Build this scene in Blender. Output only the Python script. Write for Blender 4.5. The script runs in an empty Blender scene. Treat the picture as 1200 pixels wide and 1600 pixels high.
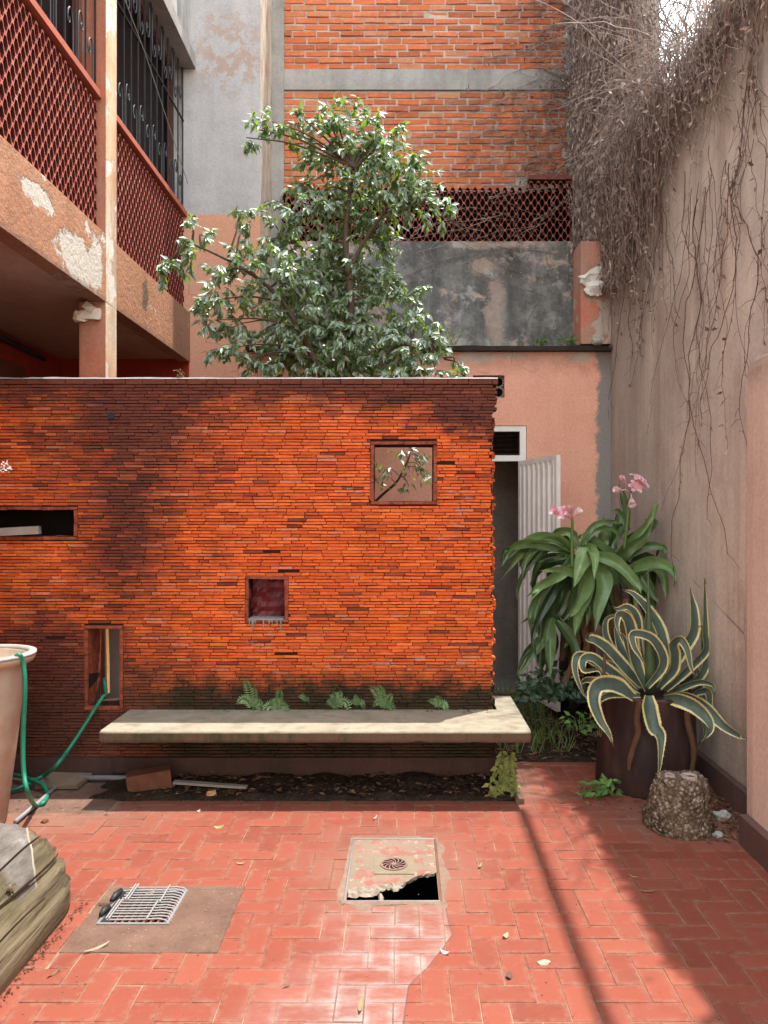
import bpy, math, random
from mathutils import Vector, Matrix, noise as mnoise
R = random.Random(7)
rad = math.radians
S = bpy.context.scene
COL = S.collection

# ------------------------------------------------------------------ camera, light, exposure
CAMZ, F, VX, VY = 1.70, 1200.0, 630.0, 803.0        # eye height (m), focal length and vanishing point
cd = bpy.data.cameras.new('camera'); cam = bpy.data.objects.new('camera', cd); COL.objects.link(cam)
cam.location = (0, 0, CAMZ); cam.rotation_euler = (rad(90), 0, 0)
cd.sensor_fit = 'VERTICAL'; cd.sensor_height = 36; cd.sensor_width = 27; cd.lens = 27.0
cd.shift_x = -30 / 1600; cd.shift_y = 3 / 1600
cd.clip_start = .05; cd.clip_end = 500
S.camera = cam

SUNV = Vector((.185, .154, 1)).normalized()          # direction towards the sun
w = bpy.data.worlds.new('World'); S.world = w; w.use_nodes = True
wn = w.node_tree; bg = wn.nodes['Background']
sky = wn.nodes.new('ShaderNodeTexSky'); sky.sky_type = 'NISHITA'; sky.sun_disc = False
sky.sun_elevation = math.asin(SUNV.z); sky.sun_rotation = math.atan2(SUNV.x, SUNV.y)
sky.air_density = 3.0; sky.dust_density = .3; sky.ozone_density = 1.0; sky.altitude = 0
hs = wn.nodes.new('ShaderNodeHueSaturation'); hs.inputs['Saturation'].default_value = .42
wn.links.new(sky.outputs[0], hs.inputs['Color']); wn.links.new(hs.outputs[0], bg.inputs[0])
bg.inputs[1].default_value = .15
ld = bpy.data.lights.new('sun', 'SUN'); ld.energy = 2.0; ld.angle = rad(.53); ld.color = (1, .95, .87)
sun = bpy.data.objects.new('sun', ld); COL.objects.link(sun)
sun.rotation_euler = (-SUNV).to_track_quat('-Z', 'Y').to_euler()
vs = S.view_settings
vs.view_transform = 'Standard'; vs.look = 'None'; vs.gamma = 1; vs.use_curve_mapping = False; vs.exposure = 2.1
S.cycles.max_bounces = 10; S.cycles.diffuse_bounces = 6; S.cycles.glossy_bounces = 3
S.cycles.transparent_max_bounces = 8
S.cycles.sample_clamp_indirect = 6

# ------------------------------------------------------------------ helpers
def lin(c):
    return tuple(((v / 255) / 12.92 if v <= 10 else ((v / 255 + .055) / 1.055) ** 2.4) for v in c)
def c4(c, k=1.0):
    l = lin(c); return (l[0] * k, l[1] * k, l[2] * k, 1)
def P(x, y, Y):
    return Vector(((x - VX) * Y / F, Y, CAMZ - (y - VY) * Y / F))
def G(x, y, z=0.0):
    Y = F * (CAMZ - z) / (y - VY); return P(x, y, Y)
def lerp(a, b, t): return a + (b - a) * t
def spline(pts, n=8):
    pts = [Vector(p) for p in pts]
    if len(pts) < 3: return [pts[0].lerp(pts[-1], i / n) for i in range(n + 1)]
    q = [pts[0] * 2 - pts[1]] + pts + [pts[-1] * 2 - pts[-2]]
    out = []
    for i in range(1, len(q) - 2):
        a, b, c, d = q[i - 1:i + 3]
        for k in range(n):
            t = k / n
            out.append(.5 * ((2 * b) + (c - a) * t + (2 * a - 5 * b + 4 * c - d) * t * t + (3 * b - a - 3 * c + d) * t ** 3))
    out.append(pts[-1].copy())
    return out

class MB:
    """collects faces; e = per-vertex value, t = per-face value"""
    def __init__(s): s.v = []; s.f = []; s.e = []; s.t = []; s.m = []
    def add(s, vs_, fs, e=None, t=0.0, m=0):
        o = len(s.v); s.v.extend(tuple(p) for p in vs_)
        s.e.extend(e if e else [0.0] * len(vs_))
        for k_, f in enumerate(fs): s.f.append(tuple(i + o for i in f)); s.t.append(t); s.m.append(m[k_] if isinstance(m, list) else m)
    def box(s, a, b, j=0.0, t=0.0, m=0, rnd=R):
        x0, y0, z0 = a; x1, y1, z1 = b
        vs_ = [(x0, y0, z0), (x1, y0, z0), (x1, y1, z0), (x0, y1, z0), (x0, y0, z1), (x1, y0, z1), (x1, y1, z1), (x0, y1, z1)]
        if j: vs_ = [tuple(c + rnd.uniform(-j, j) for c in p) for p in vs_]
        s.add(vs_, [(0, 3, 2, 1), (4, 5, 6, 7), (0, 1, 5, 4), (1, 2, 6, 5), (2, 3, 7, 6), (3, 0, 4, 7)], t=t, m=m)
    def obox(s, c, sx, sy, sz, rot=None, j=0.0, t=0.0, m=0):
        c = Vector(c); rm = rot if rot else Matrix.Identity(3); vs_ = []
        for k in ((-1, -1, -1), (1, -1, -1), (1, 1, -1), (-1, 1, -1), (-1, -1, 1), (1, -1, 1), (1, 1, 1), (-1, 1, 1)):
            p = Vector((k[0] * sx / 2, k[1] * sy / 2, k[2] * sz / 2))
            if j: p += Vector([R.uniform(-j, j) for _ in range(3)])
            vs_.append(c + rm @ p)
        s.add(vs_, [(0, 3, 2, 1), (4, 5, 6, 7), (0, 1, 5, 4), (1, 2, 6, 5), (2, 3, 7, 6), (3, 0, 4, 7)], t=t, m=m)
    def tube(s, pts, r, n=6, t=0.0, cap=True, m=0):
        pts = [Vector(p) for p in pts]; k = len(pts)
        rs = r if isinstance(r, (list, tuple)) else [r] * k
        up = Vector((0, 0, 1)); vs_ = []; prev = None
        for i, p in enumerate(pts):
            T = (pts[min(i + 1, k - 1)] - pts[max(i - 1, 0)])
            T = T.normalized() if T.length > 1e-9 else up
            if prev is None:
                ref = up if abs(T.z) < .9 else Vector((1, 0, 0)); A = T.cross(ref).normalized()
            else:
                A = prev - T * prev.dot(T); A = A.normalized() if A.length > 1e-6 else T.orthogonal().normalized()
            prev = A; B = T.cross(A)
            for q in range(n):
                a = 2 * math.pi * q / n; vs_.append(p + (A * math.cos(a) + B * math.sin(a)) * rs[i])
        fs = []
        for i in range(k - 1):
            for q in range(n):
                a = i * n + q; b = i * n + (q + 1) % n; fs.append((a, b, b + n, a + n))
        if cap: fs.append(tuple(range(n - 1, -1, -1))); fs.append(tuple(range((k - 1) * n, k * n)))
        s.add(vs_, fs, t=t, m=m)
    def lathe(s, prof, n=32, c=(0, 0, 0), wob=0.0, t=0.0, m=0):
        vs_ = []; k = len(prof)
        for i, (r_, z) in enumerate(prof):
            for q in range(n):
                a = 2 * math.pi * q / n
                rr = r_ * (1 + wob * mnoise.noise((math.cos(a) * 2, math.sin(a) * 2, z * 6)))
                vs_.append((c[0] + rr * math.cos(a), c[1] + rr * math.sin(a), c[2] + z))
        fs = []
        for i in range(k - 1):
            for q in range(n):
                a = i * n + q; b = i * n + (q + 1) % n; fs.append((a, b, b + n, a + n))
        s.add(vs_, fs, t=t, m=m)
    def ribbon(s, pts, width, side=None, twist=0.0, fold=.12, nu=4, crease=0.0, t=0.0, wp=None, wave=0.0, face=Vector((0, -1, 0)), m=0):
        """leaf blade along pts; broad side towards face turned by twist (start, end)"""
        k = len(pts); vs_ = []; es = []
        tw = twist if isinstance(twist, (tuple, list)) else (twist, twist)
        ph = R.uniform(0, 9)
        for i, p in enumerate(pts):
            T = (pts[min(i + 1, k - 1)] - pts[max(i - 1, 0)]).normalized()
            u_ = i / (k - 1)
            if side is not None: Sd = (side - T * side.dot(T)).normalized()
            else:
                Sd = T.cross(face)
                Sd = Sd.normalized() if Sd.length > .15 else (Sd + Vector((.3, 0, .1))).normalized()
                if i and Sd.dot(last) < 0: Sd = -Sd
            last = Sd.copy()
            Sd = Matrix.Rotation(lerp(tw[0], tw[1], u_), 3, T) @ Sd
            N = Sd.cross(T)
            wd = width * (wp(u_) if wp else 1)
            for q in range(nu + 1):
                u = -1 + 2 * q / nu
                vs_.append(p + Sd * (u * wd / 2) + N * (wd * (fold * (u * u) + crease * abs(u)) + wave * abs(u) * math.sin(u_ * 17 + ph + u)))
                es.append(abs(u))
        fs = []
        for i in range(k - 1):
            for q in range(nu):
                a = i * (nu + 1) + q; fs.append((a, a + 1, a + nu + 2, a + nu + 1))
        s.add(vs_, fs, e=es, t=t, m=m)
    def leaf(s, b, d, n_, L, W, t=0.0, cup=.18, m=0):
        """small pointed leaf: base b, direction d, normal n_"""
        d = d.normalized(); sd = d.cross(n_)
        sd = sd.normalized() if sd.length > 1e-4 else d.orthogonal().normalized()
        n_ = sd.cross(d)
        mid = b + d * (L * .45) - n_ * (W * cup)
        s.add([b, b + d * (L * .42) + sd * (W / 2), b + d * L - n_ * (L * .14), b + d * (L * .42) - sd * (W / 2), mid],
              [(0, 1, 4), (1, 2, 4), (2, 3, 4), (3, 0, 4)], e=[0, 1, .6, 1, 0], t=t, m=m)
    def mesh(s, name, mats, smooth=False, loc=None):
        me = bpy.data.meshes.new(name)
        vs_ = s.v if loc is None else [(a - loc[0], b - loc[1], c - loc[2]) for a, b, c in s.v]
        me.from_pydata(vs_, [], s.f)
        if any(s.e):
            a = me.attributes.new('edge', 'FLOAT', 'POINT'); a.data.foreach_set('value', s.e)
        a = me.attributes.new('tint', 'FLOAT', 'FACE'); a.data.foreach_set('value', s.t)
        for mm in (mats if isinstance(mats, (list, tuple)) else [mats]): me.materials.append(mm)
        if any(s.m): me.polygons.foreach_set('material_index', s.m)
        if smooth: me.polygons.foreach_set('use_smooth', [True] * len(s.f))
        me.update(); return me
    def build(s, name, mats, parent=None, smooth=False, loc=None, kind=None):
        o = bpy.data.objects.new(name, s.mesh(name, mats, smooth, loc)); COL.objects.link(o)
        if loc is not None: o.location = loc
        if parent is not None:
            o.parent = parent
            o.matrix_parent_inverse = Matrix.Translation(parent.location).inverted() if parent.type == 'EMPTY' or parent.location.length else Matrix.Identity(4)
        if kind: o['kind'] = kind
        return o

def tag(o, label, cat=None, group=None, kind=None):
    o['label'] = label
    if cat: o['category'] = cat
    if group: o['group'] = group
    if kind: o['kind'] = kind
    return o
def thing(name, loc, label, cat, group=None):
    o = bpy.data.objects.new(name, None); COL.objects.link(o); o.location = loc; o.empty_display_size = .1
    return tag(o, label, cat, group)
def inst(me, name, loc, parent, rotz=0.0, kind=None):
    o = bpy.data.objects.new(name, me); COL.objects.link(o)
    o.location = loc; o.rotation_euler = (0, 0, rotz); o.parent = parent
    o.matrix_parent_inverse = Matrix.Translation(parent.location).inverted()
    return o

def cells(mb, us, vs_, solid, d0, d1, plane='XZ', m=0):
    """slab of solid cells between depths d0 and d1 with only its outer faces (openings keep their reveals)"""
    nu, nv = len(us) - 1, len(vs_) - 1
    ok = lambda i, j: 0 <= i < nu and 0 <= j < nv and solid((us[i] + us[i + 1]) / 2, (vs_[j] + vs_[j + 1]) / 2)
    def pt(u, v, d): return (u, d, v) if plane == 'XZ' else ((d, u, v) if plane == 'YZ' else (u, v, d))
    for i in range(nu):
        for j in range(nv):
            if not ok(i, j): continue
            a, b, c, e = us[i], us[i + 1], vs_[j], vs_[j + 1]
            q = lambda *k: mb.add([pt(*x) for x in k], [(0, 1, 2, 3)], m=m)
            q((a, c, d0), (b, c, d0), (b, e, d0), (a, e, d0)); q((a, c, d1), (a, e, d1), (b, e, d1), (b, c, d1))
            if not ok(i - 1, j): q((a, c, d0), (a, e, d0), (a, e, d1), (a, c, d1))
            if not ok(i + 1, j): q((b, c, d0), (b, c, d1), (b, e, d1), (b, e, d0))
            if not ok(i, j - 1): q((a, c, d0), (a, c, d1), (b, c, d1), (b, c, d0))
            if not ok(i, j + 1): q((a, e, d0), (b, e, d0), (b, e, d1), (a, e, d1))
def inrect(x, z, r): return r[0] < x < r[1] and r[2] < z < r[3]

# ------------------------------------------------------------------ material helper
class H:
    def __init__(s, name):
        s.mat = bpy.data.materials.new(name); s.mat.use_nodes = True
        s.nt = s.mat.node_tree; s.b = s.nt.nodes['Principled BSDF']; s.out = s.nt.nodes['Material Output']
        s._pos = None
    def n(s, t): return s.nt.nodes.new(t)
    def put(s, sock, v):
        if hasattr(v, 'is_output'): s.nt.links.new(v, sock)
        elif v is not None: sock.default_value = v
    def pos(s):
        if s._pos is None: s._pos = s.n('ShaderNodeNewGeometry').outputs['Position']
        return s._pos
    def obj(s): return s.n('ShaderNodeTexCoord').outputs['Object']
    def scale(s, v, k):
        m = s.n('ShaderNodeVectorMath'); m.operation = 'MULTIPLY'; s.put(m.inputs[0], v); m.inputs[1].default_value = k; return m.outputs[0]
    def noise(s, sc, det=4, rough=.6, st=(1, 1, 1), v=None, dist=0.0):
        q = s.n('ShaderNodeTexNoise'); v = v if v is not None else s.pos()
        if st != (1, 1, 1): v = s.scale(v, st)
        s.put(q.inputs['Vector'], v); q.inputs['Scale'].default_value = sc; q.inputs['Detail'].default_value = det
        q.inputs['Roughness'].default_value = rough; q.inputs['Distortion'].default_value = dist
        return q.outputs['Fac']
    def voro(s, sc, feature='F1', st=(1, 1, 1), v=None, out='Distance'):
        q = s.n('ShaderNodeTexVoronoi'); q.feature = feature; v = v if v is not None else s.pos()
        if st != (1, 1, 1): v = s.scale(v, st)
        s.put(q.inputs['Vector'], v); q.inputs['Scale'].default_value = sc; return q.outputs[out]
    def ramp(s, f, stops, interp='LINEAR'):
        r = s.n('ShaderNodeValToRGB'); r.color_ramp.interpolation = interp; e = r.color_ramp.elements
        while len(e) < len(stops): e.new(.5)
        for el, (p, c) in zip(e, stops):
            el.position = p; el.color = c if isinstance(c, tuple) else (c, c, c, 1)
        s.put(r.inputs[0], f); return r.outputs[0]
    def mix(s, f, a, b, blend='MIX'):
        m = s.n('ShaderNodeMix'); m.data_type = 'RGBA'; m.blend_type = blend
        s.put(m.inputs[0], f); s.put(m.inputs[6], a); s.put(m.inputs[7], b); return m.outputs[2]
    def math(s, op, a, b=None, clamp=False):
        m = s.n('ShaderNodeMath'); m.operation = op; m.use_clamp = clamp; s.put(m.inputs[0], a)
        if b is not None: s.put(m.inputs[1], b)
        return m.outputs[0]
    def mr(s, v, a, b, c=0.0, d=1.0, smooth=False):
        m = s.n('ShaderNodeMapRange'); m.clamp = True
        if smooth: m.interpolation_type = 'SMOOTHSTEP'
        s.put(m.inputs[0], v)
        for i, x in enumerate((a, b, c, d)): m.inputs[i + 1].default_value = x
        return m.outputs[0]
    def attr(s, nm):
        a = s.n('ShaderNodeAttribute'); a.attribute_name = nm; return a.outputs['Fac']
    def xyz(s, v=None):
        m = s.n('ShaderNodeSeparateXYZ'); s.put(m.inputs[0], v if v is not None else s.pos()); return m.outputs
    def blot(s, axes, c, r, amt=.8, nz=None, soft=.35):
        """1 inside a ragged ellipse"""
        o = s.xyz(); a = s.math('DIVIDE', s.math('SUBTRACT', o[axes[0]], c[0]), r[0]); b = s.math('DIVIDE', s.math('SUBTRACT', o[axes[1]], c[1]), r[1])
        d = s.math('SQRT', s.math('ADD', s.math('MULTIPLY', a, a), s.math('MULTIPLY', b, b)))
        if nz is None: nz = s.noise(7, 5)
        d = s.math('ADD', d, s.math('MULTIPLY', s.math('SUBTRACT', nz, .5), amt * 2))
        return s.mr(d, 1 - soft, 1 + soft * .3, 1, 0)
    def many(s, *ms):
        r = ms[0]
        for m in ms[1:]: r = s.math('MAXIMUM', r, m)
        return r
    def bump(s, h, strength=.4, dist=.01):
        b = s.n('ShaderNodeBump'); b.inputs['Strength'].default_value = strength; b.inputs['Distance'].default_value = dist
        s.put(b.inputs['Height'], h); s.nt.links.new(b.outputs[0], s.b.inputs['Normal'])
    def done(s, col, rough=.8, spec=.3, metal=0.0):
        s.put(s.b.inputs['Base Color'], col); s.put(s.b.inputs['Roughness'], rough)
        s.b.inputs['Specular IOR Level'].default_value = spec; s.b.inputs['Metallic'].default_value = metal
        return s.mat
    def translucent(s, col, f):
        t = s.n('ShaderNodeBsdfTranslucent'); s.put(t.inputs['Color'], col)
        m = s.n('ShaderNodeMixShader'); s.put(m.inputs[0], f)
        s.nt.links.new(s.b.outputs[0], m.inputs[1]); s.nt.links.new(t.outputs[0], m.inputs[2])
        s.nt.links.new(m.outputs[0], s.out.inputs['Surface'])

def plain(name, col, rough=.7, spec=.3, metal=0.0, var=.25, sc=14, bump=.15):
    h = H(name); n1 = h.noise(sc, 5, .65)
    k = h.ramp(n1, [(.25, 1 - var), (.75, 1 + var * .6)])
    h.bump(h.noise(sc * 6, 4), bump, .004)
    return h.done(h.mix(1, col, k, 'MULTIPLY'), rough, spec, metal)
def plaster(name, base, alt, dirt, streak=.3, patch=None, extra=None, bump=.5, cover=.62):
    """weathered render: cloudy paint, vertical run-off, worn patches, fine relief"""
    h = H(name)
    big = h.noise(1.7, 6, .62); mid = h.noise(6, 6, .7); fine = h.noise(45, 4, .6)
    col = h.mix(h.ramp(big, [(.35, 0.0), (.68, 1.0)]), base, alt)
    st = h.noise(3.2, 5, .6, st=(2.2, 2.2, .16))
    col = h.mix(h.math('MULTIPLY', h.ramp(st, [(.45, 0.0), (.75, 1.0)]), streak), col, dirt)
    col = h.mix(h.ramp(mid, [(.30, .3), (.55, 0.0)]), col, dirt)
    hgt = h.math('ADD', h.math('MULTIPLY', mid, .6), h.math('MULTIPLY', fine, .25))
    if patch:
        pm = h.ramp(h.noise(2.3, 7, .62, dist=.3), [(cover, 0.0), (cover + .03, 1.0)])
        col = h.mix(pm, col, patch); hgt = h.math('SUBTRACT', hgt, h.math('MULTIPLY', pm, .35))
    if extra: col, hgt = extra(h, col, hgt)
    col = h.mix(1, col, h.ramp(fine, [(.3, .88), (.7, 1.08)]), 'MULTIPLY')
    h.bump(hgt, bump, .012)
    return h.done(col, .9, .2)

# front wall brick ------------------------------------------------
def m_brick():
    h = H('orange_thin_brick'); t = h.attr('tint'); o = h.xyz()
    col = h.ramp(t, [(0, c4((110, 54, 40))), (.10, c4((150, 66, 42))), (.16, c4((196, 86, 40))), (.5, c4((222, 98, 42))), (.85, c4((238, 118, 54))), (.97, c4((214, 124, 90)))])
    big = h.noise(1.6, 6, .65); nz = h.noise(4.5, 6, .65)
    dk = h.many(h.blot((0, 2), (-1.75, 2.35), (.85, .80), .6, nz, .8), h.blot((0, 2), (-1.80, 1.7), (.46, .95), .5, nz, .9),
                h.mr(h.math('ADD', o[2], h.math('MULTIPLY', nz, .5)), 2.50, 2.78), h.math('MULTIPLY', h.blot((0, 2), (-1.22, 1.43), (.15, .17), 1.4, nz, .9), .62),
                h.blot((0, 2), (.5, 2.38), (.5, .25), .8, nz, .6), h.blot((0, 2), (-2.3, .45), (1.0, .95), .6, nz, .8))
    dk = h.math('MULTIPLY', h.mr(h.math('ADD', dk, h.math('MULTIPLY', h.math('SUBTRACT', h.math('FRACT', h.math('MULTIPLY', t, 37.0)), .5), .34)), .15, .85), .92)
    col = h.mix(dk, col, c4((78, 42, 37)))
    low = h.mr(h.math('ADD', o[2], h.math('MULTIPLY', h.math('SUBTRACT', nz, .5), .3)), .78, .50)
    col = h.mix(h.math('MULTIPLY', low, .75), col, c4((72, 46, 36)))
    moss = h.math('MULTIPLY', h.mr(h.math('ADD', o[2], h.math('MULTIPLY', h.math('SUBTRACT', h.noise(9, 6, .7), .5), .42)), .66, .54), h.mr(o[0], -1.75, -1.45))
    col = h.mix(moss, col, c4((40, 38, 20)))
    white = h.math('MULTIPLY', h.many(h.blot((0, 2), (.30, 1.68), (.16, .28), .5, nz, .8), h.blot((0, 2), (-.33, 1.87), (.16, .07), .5, nz, .8), h.blot((0, 2), (.1, .75), (.9, .08), .9, nz, .8), h.blot((0, 2), (-.9, .95), (.12, .22), .8, nz, .8)),
                   h.ramp(h.noise(17, 5, .7, st=(.6, 1, 1.6)), [(.56, 0.0), (.66, .8)]))
    col = h.mix(white, col, c4((196, 160, 150)))
    col = h.mix(h.ramp(h.noise(2.4, 7, .75), [(.4, 0.0), (.75, .35)]), col, c4((132, 74, 52)))
    col = h.mix(1, col, h.ramp(h.noise(60, 4, .7, st=(.5, 1, 1.4)), [(.28, .66), (.58, 1.08)]), 'MULTIPLY')
    h.bump(h.noise(120, 5, .7), .5, .003)
    return h.done(col, .75, .3)
BRICK = m_brick()
def m_rear_brick():
    h = H('rough_red_brick'); t = h.attr('tint')
    col = h.ramp(t, [(0, c4((166, 98, 70))), (.3, c4((194, 108, 72))), (.7, c4((206, 114, 76))), (.95, c4((190, 126, 92)))])
    col = h.mix(h.ramp(h.noise(9, 6, .7), [(.55, 0.0), (.72, .4)]), col, c4((190, 160, 146)))
    col = h.mix(1, col, h.ramp(h.noise(50, 4, .7), [(.3, .75), (.65, 1.1)]), 'MULTIPLY')
    h.bump(h.noise(60, 5, .7), .6, .006)
    return h.done(col, .9, .2)
RBRICK = m_rear_brick()
MORTAR = plain('pale_mortar', c4((190, 174, 164)), .95, .1, sc=9, var=.3, bump=.6)
CORE = plain('dark_joint_mortar', c4((60, 42, 36)), .95, .1, sc=20)
CONC = plaster('grey_concrete', c4((168, 163, 160)), c4((150, 145, 142)), c4((105, 100, 98)), .4)
PLINTH = plaster('dark_plinth', c4((92, 66, 58)), c4((80, 58, 52)), c4((50, 42, 40)), .4)
FRAMET = plain('frame_tile_clay', c4((150, 76, 54)), .75, .3, sc=22, var=.75, bump=.5)

def m_tile():
    h = H('terracotta_tile'); o = h.xyz(); t = h.attr('tint'); e = h.attr('edge')
    col = h.ramp(t, [(0, c4((114, 58, 44))), (.5, c4((124, 63, 48))), (1, c4((133, 71, 54)))])
    cl = h.noise(3.0, 6, .65); col = h.mix(h.ramp(cl, [(.42, 0.0), (.7, .6)]), col, c4((126, 72, 58)))
    col = h.mix(h.ramp(h.noise(14, 5, .7, st=(.5, 1, 1)), [(.45, 0.0), (.75, .5)]), col, c4((134, 64, 46)))
    fl_ = h.noise(34, 6, .8, st=(.5, 1, 1)); col = h.mix(h.ramp(fl_, [(.56, 0.0), (.72, .55)]), col, c4((138, 92, 78)))
    col = h.mix(h.math('MULTIPLY', e, h.ramp(h.noise(26, 6, .75), [(.45, 0.0), (.66, .8)])), col, c4((132, 98, 82)))
    col = h.mix(h.math('MULTIPLY', e, h.ramp(h.noise(13, 6, .75), [(.30, .7), (.44, 0.0)])), col, c4((84, 48, 42)))
    # whitened area in front of the cover
    fx = h.ramp(h.mr(o[1], 2.4, 3.5), [(0, .52), (.14, .50), (.33, .52), (.45, .60), (.56, .66), (.64, .70), (.72, .69), (.9, .68)])
    bound = h.math('SUBTRACT', fx, .5)                        # X of the crack
    d = h.math('SUBTRACT', bound, o[0])
    inside = h.math('MULTIPLY', h.mr(d, .0, .006), h.mr(h.math('ADD', d, h.math('MULTIPLY', h.noise(4, 5), .35)), .78, .40))
    inside = h.math('MULTIPLY', inside, h.mr(o[1], 3.42, 3.3))
    wz = h.math('MULTIPLY', inside, h.math('MULTIPLY', h.math('ADD', h.math('MULTIPLY', e, .5), .45), h.ramp(h.noise(7, 7, .75, st=(.5, 1.2, 1)), [(.36, .12), (.5, .5), (.62, 1.0)])))
    col = h.mix(wz, col, c4((152, 142, 138)))
    crack = h.math('MULTIPLY', h.mr(h.math('ABSOLUTE', d), .003, .0015), h.mr(o[1], 3.4, 3.38))
    col = h.mix(crack, col, c4((90, 70, 66)))
    nz = h.noise(5, 6, .7)
    dust = h.many(h.blot((0, 1), (-2.15, 4.42), (.85, .42), .6, nz, .8), h.blot((0, 1), (-.05, 3.7), (.42, .5), .8, nz, .9), h.blot((0, 1), (-.5, 4.62), (1.6, .12), .5, nz, .8), h.blot((0, 1), (.7, 4.9), (.16, .5), .8, nz, .8), h.blot((0, 1), (1.6, 4.3), (.45, .35), .8, nz, .9))
    col = h.mix(h.math('MULTIPLY', dust, .72), col, c4((122, 96, 82)))
    col = h.mix(h.ramp(h.noise(23, 3, .6), [(.70, 0.0), (.76, .5)]), col, c4((78, 42, 36)))
    h.bump(h.math('ADD', h.noise(18, 4, .5), h.math('MULTIPLY', h.noise(140, 3), .2)), .25, .004)
    return h.done(col, h.math('ADD', h.ramp(h.noise(8, 4), [(.3, .55), (.7, .78)]), h.math('MULTIPLY', inside, .3), True), .22)
TILE = m_tile()
def m_grout():
    h = H('pale_grout'); col = h.ramp(h.noise(2.2, 5, .7), [(.32, c4((98, 62, 52))), (.5, c4((126, 94, 78))), (.66, c4((150, 126, 104)))])
    h.bump(h.noise(90, 3), .4, .004); return h.done(col, .95, .1)
GROUT = m_grout()
def m_soil(name, a, b):
    h = H(name); col = h.ramp(h.noise(16, 7, .75), [(.3, a), (.7, b)])
    col = h.mix(h.ramp(h.voro(70), [(.12, .5), (.3, 0.0)]), col, c4((120, 104, 88)))
    h.bump(h.noise(40, 7, .75), 1, .03); return h.done(col, .97, .1)
SOIL = m_soil('dark_soil', c4((40, 32, 27)), c4((78, 63, 52)))
DIRT = m_soil('dry_dirt', c4((74, 62, 50)), c4((118, 102, 86)))
def m_patch():
    h = H('brown_cement_patch'); col = h.ramp(h.noise(5, 7, .75), [(.3, c4((92, 70, 60))), (.7, c4((120, 94, 80)))])
    col = h.mix(h.ramp(h.noise(70, 3, .6), [(.66, 0.0), (.70, .8)]), col, c4((168, 146, 128)))
    col = h.mix(h.ramp(h.noise(22, 6, .75), [(.32, .6), (.42, 0.0)]), col, c4((70, 54, 48)))
    h.bump(h.noise(90, 5, .75), .9, .006); return h.done(col, .95, .15)
PATCH = m_patch()
def m_bench():
    h = H('worn_bench_concrete'); o = h.xyz()
    col = h.ramp(h.noise(4.5, 7, .7), [(.3, c4((132, 124, 106))), (.7, c4((156, 148, 132)))])
    col = h.mix(h.ramp(h.noise(11, 6, .7), [(.5, 0.0), (.72, .7)]), col, c4((108, 100, 84)))
    side = h.mr(o[2], .432, .425); st = h.noise(6, 6, .7, st=(1, 1, .3))
    col = h.mix(h.math('MULTIPLY', side, .9), col, h.ramp(st, [(.38, c4((52, 50, 26))), (.52, c4((92, 68, 50))), (.68, c4((72, 54, 42)))]))
    col = h.mix(h.ramp(h.noise(14, 7, .8, st=(.4, 1, 1)), [(.52, 0.0), (.7, .5)]), col, c4((92, 86, 72)))
    h.bump(h.noise(40, 6, .7), .6, .008); return h.done(col, .9, .2)
BENCH = m_bench()

# plaster of the surrounding walls
def ex_pink(h, col, hgt):
    o = h.xyz(); nz = h.noise(9, 6, .7); n2 = h.noise(22, 5, .65)
    edge = h.mr(h.math('ADD', o[0], h.math('MULTIPLY', h.math('SUBTRACT', nz, .5), .22)), 1.80, 1.84)
    col = h.mix(edge, col, c4((146, 140, 138)))
    pm = h.many(h.blot((0, 2), (.70, 3.17), (.20, .055), .5, n2, .12), h.blot((0, 2), (1.02, 3.185), (.16, .03), .6, n2, .12), h.blot((0, 2), (1.66, 3.17), (.13, .05), .6, n2, .12), h.blot((0, 2), (-.55, 3.16), (.12, .05), .6, n2, .12))
    col = h.mix(pm, col, c4((206, 186, 172)))
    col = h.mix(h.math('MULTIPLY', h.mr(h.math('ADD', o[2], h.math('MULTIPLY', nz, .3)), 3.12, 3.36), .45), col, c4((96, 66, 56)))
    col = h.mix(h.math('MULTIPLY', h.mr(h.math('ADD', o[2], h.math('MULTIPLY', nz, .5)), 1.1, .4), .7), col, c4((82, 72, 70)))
    cr = h.math('MULTIPLY', h.mr(h.voro(1.5, 'DISTANCE_TO_EDGE', v=h.scale(h.pos(), (1, .0, 1))), .006, .002), h.ramp(h.noise(1.2, 3), [(.5, 0.0), (.6, .6)]))
    col = h.mix(cr, col, c4((110, 66, 52)))
    return col, h.math('SUBTRACT', hgt, h.math('ADD', h.math('MULTIPLY', pm, .5), h.math('MULTIPLY', cr, .4)))
PINK = plaster('salmon_plaster', c4((240, 182, 158)), c4((236, 172, 150)), c4((212, 152, 130)), .25, extra=ex_pink)
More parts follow.
